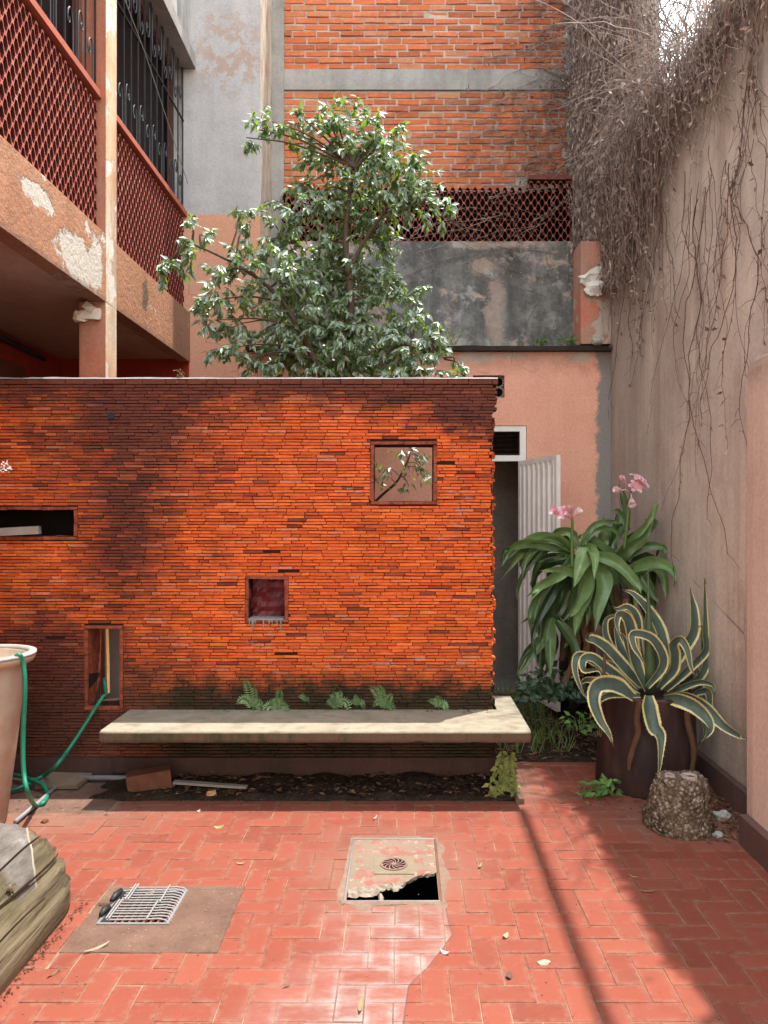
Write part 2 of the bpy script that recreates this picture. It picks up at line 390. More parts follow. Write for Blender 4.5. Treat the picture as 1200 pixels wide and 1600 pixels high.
def ex_right(h, col, hgt):
    o = h.xyz(); st = h.noise(2.6, 6, .6, st=(1, 1.5, .11), dist=.5)
    col = h.mix(h.ramp(st, [(.48, 0.0), (.62, .55)]), col, c4((232, 212, 192)))
    col = h.mix(h.ramp(h.noise(2.1, 6, .65, st=(1, 1.6, .12), dist=.6), [(.5, 0.0), (.66, .6)]), col, c4((160, 134, 122)))
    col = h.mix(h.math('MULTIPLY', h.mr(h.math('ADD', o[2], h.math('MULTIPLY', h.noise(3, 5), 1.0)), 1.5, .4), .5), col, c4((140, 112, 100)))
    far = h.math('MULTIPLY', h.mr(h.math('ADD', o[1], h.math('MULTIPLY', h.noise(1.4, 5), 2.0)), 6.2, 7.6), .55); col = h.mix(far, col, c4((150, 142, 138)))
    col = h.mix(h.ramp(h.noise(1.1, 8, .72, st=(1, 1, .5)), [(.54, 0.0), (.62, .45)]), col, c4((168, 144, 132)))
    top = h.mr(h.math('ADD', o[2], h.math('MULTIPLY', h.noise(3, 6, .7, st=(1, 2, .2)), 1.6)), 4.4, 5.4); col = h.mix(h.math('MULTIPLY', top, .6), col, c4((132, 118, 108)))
    ck = h.math('MULTIPLY', h.mr(h.voro(1.1, 'DISTANCE_TO_EDGE', v=h.scale(h.pos(), (0, 1, .6))), .007, .002), h.ramp(h.noise(1.3, 3), [(.52, 0.0), (.6, .6)])); col = h.mix(ck, col, c4((110, 90, 82)))
    return col, hgt
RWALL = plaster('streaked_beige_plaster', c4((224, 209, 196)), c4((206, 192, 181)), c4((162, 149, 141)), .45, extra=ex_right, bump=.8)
def ex_pier(h, col, hgt):
    return h.mix(h.mr(h.math('ADD', h.xyz()[2], h.math('MULTIPLY', h.noise(8, 6, .7), .25)), 2.44, 2.66, 0, .75), col, c4((120, 104, 92))), hgt
PIER = plaster('pinkish_plaster', c4((226, 200, 184)), c4((218, 190, 174)), c4((186, 156, 142)), .35, extra=ex_pier)
BASEB = plaster('dark_skirting', c4((112, 82, 74)), c4((98, 74, 68)), c4((76, 62, 58)), .4)
def ex_grey(h, col, hgt):
    nz = h.noise(6, 7, .75); n2 = h.noise(3, 7, .72)
    col = h.mix(h.ramp(nz, [(.38, .65), (.54, 0.0)]), col, c4((88, 88, 88)))
    col = h.mix(h.ramp(n2, [(.54, 0.0), (.60, .7)]), col, c4((184, 178, 172)))
    pm = h.many(h.blot((0, 2), (1.02, 3.95), (.10, .5), 1.6, nz, .3), h.blot((0, 2), (.85, 4.42), (.16, .10), 1.6, nz, .3), h.blot((0, 2), (.9, 4.66), (.4, .05), 1.6, nz, .3))
    return h.mix(h.math('MULTIPLY', pm, .6), col, c4((196, 170, 156))), h.math('SUBTRACT', hgt, h.math('MULTIPLY', pm, .3))
GREYW = plaster('sooty_grey_plaster', c4((158, 154, 150)), c4((98, 96, 94)), c4((62, 62, 62)), .7, patch=c4((186, 164, 152)), cover=.58, extra=ex_grey)
LILAC = None
def ex_gable(h, col, hgt):
    o = h.xyz(); nz = h.noise(5, 6, .7)
    low = h.mr(h.math('ADD', o[2], h.math('MULTIPLY', nz, .012)), 4.80, 4.795)
    pe = h.mix(h.noise(2, 5), c4((214, 162, 136)), c4((204, 148, 122)))
    pe = h.mix(h.ramp(h.noise(2.6, 6, .7), [(.62, 0.0), (.66, .8)]), pe, c4((180, 160, 150)))
    cr = h.mr(h.voro(3.2, 'DISTANCE_TO_EDGE', v=h.scale(h.pos(), (1, .0, 1))), .012, .004)
    pe = h.mix(h.math('MULTIPLY', cr, h.ramp(h.noise(1.4, 3), [(.48, 0.0), (.56, .5)])), pe, c4((130, 88, 70)))
    col = h.mix(low, col, pe)
    worn = h.math('MULTIPLY', h.blot((0, 2), (-1.75, 6.45), (.5, .5), .8, nz, .5), h.ramp(h.noise(8, 6, .7), [(.48, 0.0), (.55, 1.0)]))
    col = h.mix(worn, col, c4((172, 152, 142)))
    red = h.math('MULTIPLY', h.mr(o[0], -2.205, -2.215), h.mr(o[2], 3.5, 3.49))
    col = h.mix(red, col, c4((150, 58, 40)))
    side = h.mr(h.math('ADD', o[1], h.math('MULTIPLY', nz, .02)), 7.95, 7.96)
    col = h.mix(h.math('MULTIPLY', side, .8), col, h.ramp(h.noise(7, 6, .7, st=(1, 1, .4)), [(.35, c4((150, 122, 96))), (.6, c4((206, 192, 172)))]))
    return col, hgt
GABLE = plaster('lilac_grey_plaster', c4((188, 184, 186)), c4((176, 172, 174)), c4((140, 136, 138)), .3, extra=ex_gable)
def ex_beam(h, col, hgt):
    nz = h.noise(11, 6, .7); o = h.xyz()
    pm = h.many(h.blot((1, 2), (5.20, 3.42), (.34, .17), .8, nz, .1), h.blot((1, 2), (4.62, 3.62), (.22, .07), .9, nz, .1), h.blot((1, 2), (5.5, 3.5), (.12, .2), .9, nz, .1), h.blot((1, 2), (3.8, 3.6), (.3, .08), .9, nz, .1))
    col = h.mix(h.math('MULTIPLY', pm, .85), col, c4((204, 196, 184)))
    dk = h.many(h.math('MULTIPLY', h.mr(h.math('ADD', o[2], h.math('MULTIPLY', nz, .08)), 3.36, 3.31), .6), h.blot((1, 2), (6.55, 3.55), (.08, .14), 1, nz, .2), h.math('MULTIPLY', h.mr(o[1], 7.35, 7.4), .5))
    col = h.mix(dk, col, c4((112, 92, 78)))
    return col, h.math('ADD', h.math('SUBTRACT', hgt, h.math('MULTIPLY', pm, .4)), h.math('MULTIPLY', h.noise(26, 5, .7), .8))
BEAM = plaster('peeling_peach_plaster', c4((186, 138, 108)), c4((176, 124, 94)), c4((132, 98, 78)), .4, patch=c4((206, 200, 190)), cover=.64, extra=ex_beam, bump=1.2)
POST = plaster('peeling_post_plaster', c4((220, 172, 136)), c4((212, 196, 172)), c4((150, 92, 66)), .8, patch=c4((216, 206, 194)), cover=.51)
POSTF = plaster('post_front_plaster', c4((186, 112, 86)), c4((166, 122, 104)), c4((112, 78, 64)), .6, patch=c4((150, 132, 120)), cover=.62)
REDW = plaster('deep_red_plaster', c4((158, 62, 42)), c4((146, 56, 40)), c4((100, 44, 34)), .3)
CEIL = plaster('dull_ceiling', c4((176, 150, 136)), c4((164, 140, 128)), c4((130, 110, 100)), .2)
WEATH = plaster('weathered_white_wall', c4((190, 186, 182)), c4((150, 147, 145)), c4((64, 62, 62)), .9)
INTER = plaster('grey_room_plaster', c4((150, 140, 132)), c4((134, 124, 118)), c4((70, 66, 66)), .3)
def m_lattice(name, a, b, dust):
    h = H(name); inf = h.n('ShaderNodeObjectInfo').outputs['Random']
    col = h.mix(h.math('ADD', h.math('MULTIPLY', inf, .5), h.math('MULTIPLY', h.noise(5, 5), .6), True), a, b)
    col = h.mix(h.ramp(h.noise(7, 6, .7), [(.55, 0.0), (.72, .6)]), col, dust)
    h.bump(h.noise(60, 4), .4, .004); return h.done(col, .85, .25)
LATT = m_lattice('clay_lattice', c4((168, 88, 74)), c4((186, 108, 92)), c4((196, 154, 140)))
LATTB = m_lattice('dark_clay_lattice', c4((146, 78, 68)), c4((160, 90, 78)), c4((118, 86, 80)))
LATT_SHADE = plain('clay_inner_shade', c4((84, 36, 32)), .9, .1, sc=12, var=.3)  # inner block faces darkened in colour for the shade inside the cells
LATTB_SHADE = plain('rear_clay_inner_shade', c4((70, 38, 35)), .9, .1, sc=12, var=.3)  # same painted shade for the inner faces of the rear lattice
COPING = plain('clay_coping', c4((170, 92, 74)), .8, .3, sc=6, var=.25)
COPB = plain('dull_coping', c4((120, 70, 64)), .85, .25, sc=6, var=.3)
IRON = plain('black_iron', c4((46, 46, 48)), .5, .4, .2, var=.2)
DARK = plain('hollow_shade', c4((26, 22, 20)), .9, .1, var=.2)  # near-black colour put in for the shade of pits and hollows
GLASS = plain('dark_pane', c4((22, 13, 13)), .5, .1, var=.3, bump=.02)
WFRAME = plain('brown_window_frame', c4((104, 60, 50)), .6, .3)
WHITE = plain('off_white_paint', c4((240, 236, 232)), .55, .35, sc=5, var=.15, bump=.08)
STEEL = plain('grey_steel', c4((150, 150, 150)), .45, .4, .5, var=.2)
WIRE = plain('white_wire', c4((150, 148, 147)), .45, .4, var=.12)
BLACKR = plain('black_rubber', c4((44, 44, 46)), .5, .3)
PVC = plain('grey_conduit', c4((136, 134, 136)), .5, .35, var=.15)
PIPE = plain('added_shadow_pipe', c4((120, 84, 66)), .7, .3, .3)
MAROON = plain('maroon_niche', c4((110, 26, 32)), .5, .4, sc=9, var=.7)
MARD = plain('dark_red_shade', c4((58, 26, 24)), .9, .1)  # dark red in place of the shade behind the lattice holes
WOODL = plain('pale_wood', c4((216, 168, 116)), .7, .3)
WOODG = plain('grey_weathered_wood', c4((150, 138, 130)), .85, .2, sc=8, var=.3)
BOARD = plain('grey_board', c4((160, 152, 142)), .85, .2, sc=6, var=.2)
SLAB = plain('tan_stone_slab', c4((124, 106, 88)), .85, .2, sc=6, var=.25)
BROWNB = plain('brown_block', c4((112, 74, 54)), .9, .2, sc=16, var=.35, bump=.6)
STONE = plain('pale_stone', c4((166, 160, 152)), .9, .2, sc=18, var=.25, bump=.6)
PLASTER_W = plain('torn_white_sheet', c4((226, 222, 216)), .8, .3, sc=10, var=.15)
# ------------------------------------------------------------------ ground, patio, pits
W_ = .1005; X0, Y0 = -.035, 2.672
MAN = (-.25, .158, 3.378, 4.0)                 # manhole opening
DRP = (-1.33, -.725, 2.98, 3.5); DRN = (-1.27, -.97, 3.175, 3.463)
def breaks(lo, hi, *rs): return sorted({lo, hi, *rs})
mb = MB()
xs = breaks(-60, 60, MAN[0], MAN[1], DRN[0], DRN[1]); ys = breaks(-60, 60, MAN[2], MAN[3], DRN[2], DRN[3])
cells(mb, xs, ys, lambda x, y: not (inrect(x, y, MAN) or inrect(x, y, DRN)), -.055, -.030, 'XY')
tag(mb.build('ground', DIRT), 'bare dirt ground under and around the courtyard', kind='structure')

floor = bpy.data.objects.new('patio_floor', None); COL.objects.link(floor)
tag(floor, 'terracotta herringbone patio floor with pale grout', kind='structure')
mb = MB()
xs = breaks(-4.6, 1.95, MAN[0], MAN[1], DRP[0], DRP[1], .66, .78, -1.9, 1.74); ys = breaks(-3, 5.28, MAN[2], MAN[3], DRP[2], DRP[3], 4.55, 4.97, 4.02)
def bed_ok(x, y):
    if inrect(x, y, MAN) or inrect(x, y, DRP): return False
    if y > 4.55 and -1.9 < x < .66: return False
    if y > 4.97 and x < .66: return False
    return True
cells(mb, xs, ys, bed_ok, -.029, -.003, 'XY')
mb.build('grout_bed', GROUT, floor)

def subtract(r, h):
    x0, x1, y0, y1 = r
    if h[0] >= x1 or h[1] <= x0 or h[2] >= y1 or h[3] <= y0: return [r]
    out = []
    if h[0] > x0: out.append((x0, h[0], y0, y1))
    if h[1] < x1: out.append((h[1], x1, y0, y1))
    a, b = max(x0, h[0]), min(x1, h[1])
    if h[2] > y0: out.append((a, b, y0, h[2]))
    if h[3] < y1: out.append((a, b, h[3], y1))
    return out
MG = (MAN[0] - .012, MAN[1] + .012, MAN[2] - .012, MAN[3] + .012)
holes = [MG, DRP, (-1.9, .66, 4.555, 6), (-9, .66, 4.95, 9), (-9, 9, 5.26, 20), (1.735, 9, -9, 4.02), (1.90, 9, -9, 20), (-9, -1.66, 4.33, 9)]
rects = []
for j in range(-14, 28):
    y0 = Y0 + j * W_
    for i in range(-44, 24):
        x0 = X0 + i * W_; ph = (i - (3 - j)) % 4
        if ph == 0: r = (x0, x0 + 2 * W_, y0, y0 + W_)
        elif ph == 3: r = (x0, x0 + W_, y0 - W_, y0 + W_)
        else: continue
        rs = [r]
        for hh in holes: rs = [q for p in rs for q in subtract(p, hh)]
        rects += [q for q in rs if q[1] - q[0] > .012 and q[3] - q[2] > .012]
def tile_into(mb, r, loc=(0, 0, 0), rr=R):
    g = .0019; x0, x1, y0, y1 = r[0] + g, r[1] - g, r[2] + g, r[3] - g
    b = .004; z = rr.uniform(-.0011, .0011); tx, ty = rr.uniform(-.0012, .0012), rr.uniform(-.0012, .0012)
    def zz(x, y): return z + tx * (2 * (x - x0) / (x1 - x0) - 1) + ty * (2 * (y - y0) / (y1 - y0) - 1)
    vs_ = []; e = []
    def ring(d, dz, ev):
        for x, y in ((x0 + d, y0 + d), (x1 - d, y0 + d), (x1 - d, y1 - d), (x0 + d, y1 - d)):
            vs_.append((x - loc[0], y - loc[1], zz(x, y) + dz - loc[2])); e.append(ev)
    ring(0, -.012, 1); ring(0, -.0022, 1); ring(b * .45, -.0004, 1); ring(min(.024, (x1 - x0) * .4, (y1 - y0) * .4), 0.0003, 0)
    fs = []
    for k in range(3):
        for q in range(4):
            a = k * 4 + q; b_ = k * 4 + (q + 1) % 4; fs.append((a, b_, b_ + 4, a + 4))
    fs.append((12, 13, 14, 15))
    mb.add(vs_, fs, e=e, t=min(1, max(0, rr.gauss(.5, .28))))
def seen(r):
    x, y = (r[0] + r[1]) / 2, (r[2] + r[3]) / 2
    if y < 2.5: return -1
    px = VX + F * x / y; py = VY + F * CAMZ / y
    if not (-10 < px < 1210 and py < 1625): return -1
    if x < -1.4 and y < 3.45: return -1
    return (r[1] - r[0]) * (r[3] - r[2]) * CAMZ / y ** 3
rects.sort(key=seen, reverse=True)
rest = MB()
for k, r in enumerate(rects):
    if k < 300 and seen(r) > 0:
        loc = ((r[0] + r[1]) / 2, (r[2] + r[3]) / 2, 0); m1 = MB(); tile_into(m1, r, loc)
        o = bpy.data.objects.new('tile', m1.mesh('tile', TILE)); COL.objects.link(o); o.location = loc; o.parent = floor
    else: tile_into(rest, r)
rest.build('tile_field', TILE, floor, kind='stuff')

# cement patch with drain
mb = MB(); N_ = 26
xs = breaks(DRP[0], DRP[1], DRN[0], DRN[1]); ys = breaks(DRP[2], DRP[3], DRN[2], DRN[3])
cells(mb, xs, ys, lambda x, y: not inrect(x, y, DRN), -.05, .0005, 'XY')
mb.build('cement_patch', PATCH, floor)
mb = MB(); ring = [(DRP[0], DRP[2]), (DRP[1], DRP[2]), (DRP[1], DRP[3]), (DRP[0], DRP[3]), (DRP[0], DRP[2])]; vs_ = []; nn = 160
for i in range(nn):
    u = i / nn * 4; k = int(u); x = lerp(ring[k][0], ring[k + 1][0], u - k); y = lerp(ring[k][1], ring[k + 1][1], u - k)
    d = Vector((x - (DRP[0] + DRP[1]) / 2, y - (DRP[2] + DRP[3]) / 2, 0)).normalized(); g_ = .004 + .012 * max(-.2, mnoise.noise((x * 14, y * 14, 2))) + R.uniform(0, .004)
    vs_ += [(x - d.x * .03, y - d.y * .03, .0012), (x + d.x * g_ * .6, y + d.y * g_ * .6, .0024), (x + d.x * g_, y + d.y * g_, -.002)]
mb.add(vs_, [(i * 3 + q, ((i + 1) % nn) * 3 + q, ((i + 1) % nn) * 3 + q + 1, i * 3 + q + 1) for i in range(nn) for q in range(2)]); mb.build('cement_rim', PATCH, floor)
def pit(name, r, depth, label):
    mb = MB(); x0, x1, y0, y1 = r; z0, z1 = -depth, -.004
    v = [(x0, y0, z0), (x1, y0, z0), (x1, y1, z0), (x0, y1, z0), (x0, y0, z1), (x1, y0, z1), (x1, y1, z1), (x0, y1, z1)]
    mb.add(v, [(0, 1, 2, 3), (0, 4, 5, 1), (1, 5, 6, 2), (2, 6, 7, 3), (3, 7, 4, 0)])
    return tag(mb.build(name, DARK), label, kind='structure')
pit('manhole_pit', (MAN[0], MAN[1], MAN[2], MAN[3]), 1.6, 'dark pit below the broken cover')
pit('drain_pit', DRN, .45, 'dark drain pit in the cement patch')

# left dusty cement apron and planting beds
mb = MB()
def sheet(x0, x1, y0, y1, z, n, amp, mbx, sc=3.0, base=None):
    vs_ = []; fs = []
    nx = max(2, int((x1 - x0) / n)); ny = max(2, int((y1 - y0) / n))
    for j in range(ny + 1):
        for i in range(nx + 1):
            x = lerp(x0, x1, i / nx); y = lerp(y0, y1, j / ny)
            ed = min(i, nx - i, j, ny - j)
            vs_.append((x, y, z + amp * mnoise.fractal((x * sc, y * sc, 0), 1, 2, 4) * (1 if ed else .2) - (.02 if not ed else 0)))
    for j in range(ny):
        for i in range(nx):
            a = j * (nx + 1) + i; fs.append((a, a + 1, a + nx + 2, a + nx + 1))
    mbx.add(vs_, fs)
sheet(-4.6, -1.66, 4.335, 4.95, .002, .05, .004, mb)
tag(mb.build('cement_apron', PATCH, smooth=True), 'dusty grey cement strip along the wall by the planter', kind='structure')
mb = MB(); sheet(-1.9, .66, 4.557, 5.2, .018, .03, .03, mb, 5)
tag(mb.build('planting_bed', SOIL, smooth=True), 'dark soil bed under the bench', kind='structure')
mb = MB(); sheet(.66, 1.95, 5.255, 7.2, .012, .04, .03, mb, 4); sheet(-4.4, .66, 5.19, 7.2, .012, .08, .03, mb, 4)
tag(mb.build('side_yard_soil', SOIL, smooth=True), 'dark earth strip behind the patio along the right wall', kind='structure')
mb = MB(); cells(mb, breaks(.66, .71), breaks(4.5, 4.97), lambda x, y: True, -.02, .03, 'XY')
tag(mb.build('kerb', PATCH), 'crumbling cement kerb at the right end of the soil bed', kind='structure')

# ------------------------------------------------------------------ front brick wall
YW = 4.97; ZT = 2.574; TH = .21; XL, XR = -3.5, .60
OPS = {'square': (-.19, .195, 1.783, 2.147), 'niche': (-1.0, -.766, 1.02, 1.277), 'slot': (-3.0, -2.13, 1.555, 1.725), 'tall': (-2.04, -1.835, .457, .954)}
wall = thing('brick_wall', (0, YW, 0), 'free-standing wall of thin orange bricks with small openings', 'brick wall')
mb = MB(); FR = .022
xs = breaks(XL, .575, *[v for o in OPS.values() for v in (o[0], o[1])]); zs = breaks(.0, ZT - .03, *[v for o in OPS.values() for v in (o[2], o[3])])
cells(mb, xs, zs, lambda x, z: not any(inrect(x, z, o) for o in OPS.values()), YW + .014, YW + TH - .014)
mb.build('core', CORE, wall)
mb = MB(); cells(mb, breaks(XL, .59), breaks(0, .126), lambda x, z: True, YW - .012, YW + .012); mb.build('plinth', PLINTH, wall)
RW = random.Random(3)
bricks = []
def course(z0, hgt, xa, xb, y0, depth, front=True):
    x = xa + RW.uniform(-.1, 0)
    while x < xb:
        L = min(max(RW.gauss(.128, .012), .075), .16) if RW.random() > .12 else RW.uniform(.05, .1)
        a, b = max(x, xa), min(x + L, xb); x += L
        if b - a < .018: continue
        segs = [(a, b)]
        for o in OPS.values():
            if z0 + hgt > o[2] - FR * .9 and z0 < o[3] + FR * .9:
                ns = []
                for p, q in segs:
                    if q <= o[0] - FR or p >= o[1] + FR: ns.append((p, q)); continue
                    if p < o[0] - FR - .012: ns.append((p, o[0] - FR))
                    if q > o[1] + FR + .012: ns.append((o[1] + FR, q))
                segs = ns
        for p, q in segs:
            if front and RW.random() < .002: continue
            bricks.append((p, q, z0, hgt, y0, depth))
z = .128; row = 0
while z < ZT - .052:
    hgt = .0206 * RW.uniform(.94, 1.06)
    top = z > 2.33
    course(z, hgt, XL, (.605 if top else .577) + RW.uniform(-.010, .008), YW, .1)
    z += hgt; row += 1
ztop = z
course(ztop, ZT - ztop, XL, .615, YW - .004, .12)
zz_ = .128; rear = []
rest = MB()
def brick_into(mb, b, loc=(0, 0, 0)):
    p, q, z0, hgt, y0, dep = b
    g = .0013; gz = .0019
    fy = y0 + RW.gauss(0, .0019) + (RW.uniform(.004, .010) if RW.random() < .02 else 0); j = .0014
    x0, x1, za, zb = p + g, q - g, z0 + gz * RW.uniform(.4, 1.5), z0 + hgt - gz * RW.uniform(.4, 1.5)
    c = .0022
    tl = [RW.uniform(-j, j) for _ in range(8)]
    f = [(x0 + c, fy, za + c * .5 + tl[0]), (x1 - c, fy + tl[6], za + c * .5 + tl[1]), (x1 - c, fy + tl[7], zb - c * .5 + tl[2]), (x0 + c, fy, zb - c * .5 + tl[3])]
    m_ = [(x0, fy + .004, za + tl[0]), (x1, fy + .004, za + tl[1]), (x1, fy + .004, zb + tl[2]), (x0, fy + .004, zb + tl[3])]
    k = [(x0, y0 + dep, za), (x1, y0 + dep, za), (x1, y0 + dep, zb), (x0, y0 + dep, zb)]
    vs_ = [(a - loc[0], b_ - loc[1], c_ - loc[2]) for a, b_, c_ in f + m_ + k]
    fs = [(0, 1, 2, 3)]
    for o in (0, 4):
        for q_ in range(4):
            a, b_ = o + q_, o + (q_ + 1) % 4; fs.append((b_, a, a + 4, b_ + 4))
    t = RW.uniform(.16, .9) if RW.random() > (.018 + .16 * max(0, mnoise.noise((p * 2.2, z0 * 3, 5)) - .05) + (.10 if p > .25 and z0 > 1.5 else 0)) else RW.uniform(0, .13)
    if RW.random() < .03: t = 1.0
    mb.add(vs_, fs, t=t)
bricks.sort(key=lambda b: -((b[1] - b[0]) * b[3]) if -2.55 < (b[0] + b[1]) / 2 and not (b[2] < .42 and b[0] > -1.8) else 0)
for k, b in enumerate(bricks):
    if k < 300:
        loc = ((b[0] + b[1]) / 2, YW, b[2] + b[3] / 2); m1 = MB(); brick_into(m1, b, loc)
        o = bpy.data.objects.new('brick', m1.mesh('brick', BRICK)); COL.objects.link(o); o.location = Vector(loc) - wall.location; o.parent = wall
    else: brick_into(rest, b)
# rear leaf of the wall, ragged at the free end
z = .128
while z < ZT - .01:
    hgt = .0225 * RW.uniform(.9, 1.1)
    rest.box((.30, YW + .112, z + .0015), (.602 + RW.uniform(-.02, .012), YW + TH, min(z + hgt - .0015, ZT - .004)), .0015, t=RW.uniform(.05, .7)); z += hgt
z = .128
while z < ZT - .03:
    hgt = .0225
    x = XL
    while x < .3:
        L = .128
        if not any(z + hgt > o[2] - .01 and z < o[3] + .01 and x + L > o[0] - .01 and x < o[1] + .01 for o in OPS.values()):
            rest.box((x + .0015, YW + TH - .05, z + .0015), (x + L - .0015, YW + TH, z + hgt - .0015), .001, t=RW.uniform(.1, .9))
        x += L
    z += hgt
rest.build('brickwork', BRICK, wall, kind='stuff')
# thin mortar cap on top
mb = MB(); n = 60; vs_ = []
for i in range(n + 1):
    x = lerp(XL, .612, i / n); hh = ZT + .010 + .006 * mnoise.noise((x * 5, 0, 0)) + R.uniform(-.002, .002)
    vs_ += [(x, YW - .004 + R.uniform(-.003, .003), ZT), (x, YW + .004, hh), (x, YW + TH - .004, hh), (x, YW + TH, ZT)]
mb.add(vs_, [(i * 4 + q, i * 4 + 4 + q, i * 4 + 5 + q, i * 4 + 1 + q) for i in range(n) for q in range(3)])
mb.build('mortar_cap', CONC, wall)
# clay frames around the openings: pieces on edge, lining the whole depth
for k, o in OPS.items():
    x0, x1, z0, z1 = o; x0c = max(x0, XL)
    ya, yb = YW - .004, YW + TH + .004
    def frame(a, b):
        m1 = MB(); m1.box(a, b, .0028); m1.build('frame_tile', FRAMET, wall)
    nv = 3 if z1 - z0 > .3 else 2
    for i in range(nv):
        za, zb = lerp(z0, z1, i / nv), lerp(z0, z1, (i + 1) / nv)
        frame((x0 - FR, ya, za + .0015), (x0, yb, zb - .0015)); frame((x1, ya, za + .0015), (x1 + FR, yb, zb - .0015))
    nh = max(1, round((x1 - x0) / .2))
    for i in range(nh):
        xa, xb = lerp(x0 - FR, x1 + FR, i / nh), lerp(x0 - FR, x1 + FR, (i + 1) / nh)
        frame((xa + .0015, ya, z0 - FR), (xb - .0015, yb, z0 - .002)); frame((xa + .0015, ya, z1 + .002), (xb - .0015, yb, z1 + FR))
mb = MB(); mb.box((XL + .02, YW + TH + .05, 1.5), (-2.05, YW + TH + .07, 1.78)); mb.build('slot_shade_board', DARK, wall)  # dark board added for the shade of the space behind the slot
o = OPS['niche']; mb = MB()
sheetv = []
for j in range(9):
    for i in range(9):
        sheetv.append((lerp(o[0], o[1], i / 8), YW + .14 + .02 * mnoise.noise((i * .5, j * .7, 2)) , lerp(o[2], o[3], j / 8)))
mb.add(sheetv, [(j * 9 + i, j * 9 + i + 1, j * 9 + i + 10, j * 9 + i + 9) for j in range(8) for i in range(8)])
mb.box((o[0], YW + .165, o[2]), (o[1], YW + .2, o[3]))
mb.build('niche_back', MAROON, wall)
mb = MB()                                                   # splashed lime under the niche
for i in range(16):
    x = lerp(o[0], o[1], R.uniform(.02, .98)); l = R.uniform(.01, .05) if i % 4 else R.uniform(.06, .11)
    mb.tube([(x, YW - .006, o[2] - .002), (x + R.uniform(-.003, .003), YW - .007, o[2] - l * .5), (x + R.uniform(-.004, .004), YW - .004, o[2] - l)], [.006, .004, .001], 5)
mb.box((o[0] - .005, YW - .010, o[2] - .005), (o[1] - .01, YW + .13, o[2] + .004), .002)
mb.build('lime_crust', CONC, wall)
mb = MB(); mb.tube([(-1.89, YW - .008, 2.335), (-1.89, YW + .03, 2.335)], .024, 12); mb.build('dark_stub', BLACKR, wall)
# ------------------------------------------------------------------ bench
BX0, BX1, BY0, BY1, BZ = -1.763, .7425, 4.455, 5.33, .438
bench = thing('concrete_bench', (-.5, 4.7, 0), 'long pale concrete slab bench let into the orange brick wall', 'bench')
mb = MB(); nx = 90
prof = [(0, -.064), (-.004, -.05), (.0, -.012), (.006, -.003), (.016, 0.0)]
vs_ = []
for i in range(nx + 1):
    x = lerp(BX0, BX1, i / nx); ee = min(i, nx - i)
    ch = .012 * max(0, mnoise.noise((x * 6, 1, 0)) - .25); k2 = .008 if ee == 0 else 0
    for dy, dz in prof: vs_.append((x, BY0 + dy + k2 + (ch if dz < -.02 else 0) + .002 * mnoise.noise((x * 20, dz * 40, 3)), BZ + dz + (ch * 1.5 if dz < -.06 else 0)))
    for y in (4.6, 4.75, 4.955):
        vs_.append((x, y, BZ + .0015 * mnoise.noise((x * 5, y * 5, 0))))
m_ = len(prof) + 3
fs = [(i * m_ + q, i * m_ + m_ + q, i * m_ + m_ + q + 1, i * m_ + q + 1) for i in range(nx) for q in range(m_ - 1)]
mb.add(vs_, fs)
mb.add([(BX0, BY0, BZ - .064), (BX1, BY0, BZ - .064), (BX1, 4.955, BZ - .064), (BX0, 4.955, BZ - .064)], [(0, 3, 2, 1)])
for x, sg in ((BX0, 1), (BX1, -1)):
    mb.add([(x, BY0, BZ - .064), (x, BY0, BZ - .004), (x, 4.955, BZ), (x, 4.955, BZ - .064)], [(0, 1, 2, 3)])
mb.box((.606, 4.9551, BZ - .064), (BX1, BY1, BZ - .0005), .0015)
mb.build('slab', BENCH, bench, smooth=False)
for x in (-1.45, -.45, .5):
    mb = MB(); mb.add([(x - .05, 4.62, .372), (x - .05, 4.955, .372), (x - .05, 4.955, .2), (x + .05, 4.62, .372), (x + .05, 4.955, .372), (x + .05, 4.955, .2)],
                      [(0, 1, 2), (3, 5, 4), (0, 2, 5, 3), (1, 0, 3, 4), (2, 1, 4, 5)])
    mb.build('bracket', PLINTH, bench)

# ------------------------------------------------------------------ lattice blocks
LP, LA, LT, LD = .082, .0235, .0145, .07          # period, half height, thickness, depth
def lattice_mesh(name, m, along='Y'):
    pl = [(-.5, -1), (-.36, -1), (-.14, 1), (.14, 1), (.36, -1), (.5, -1)]
    mb = MB(); vs_ = []
    for u, s_ in pl:
        for dz in (-LT / 2, LT / 2):
            for d in (0, LD):
                a = u * LP; zz = s_ * LA + dz
                vs_.append((-d, a, zz) if along == 'Y' else (a, d, zz))
    fs = []
    for i in range(len(pl) - 1):
        a = i * 4; b = a + 4
        fs += [(a, b, b + 2, a + 2), (a + 1, a + 3, b + 3, b + 1), (a + 2, b + 2, b + 3, a + 3), (a, a + 1, b + 1, b)]
    fs += [(0, 2, 3, 1), (20, 21, 23, 22)]
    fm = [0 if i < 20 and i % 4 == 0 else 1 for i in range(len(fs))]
    mb.add(vs_, fs, m=fm); return mb.mesh(name, m), vs_, fs, fm
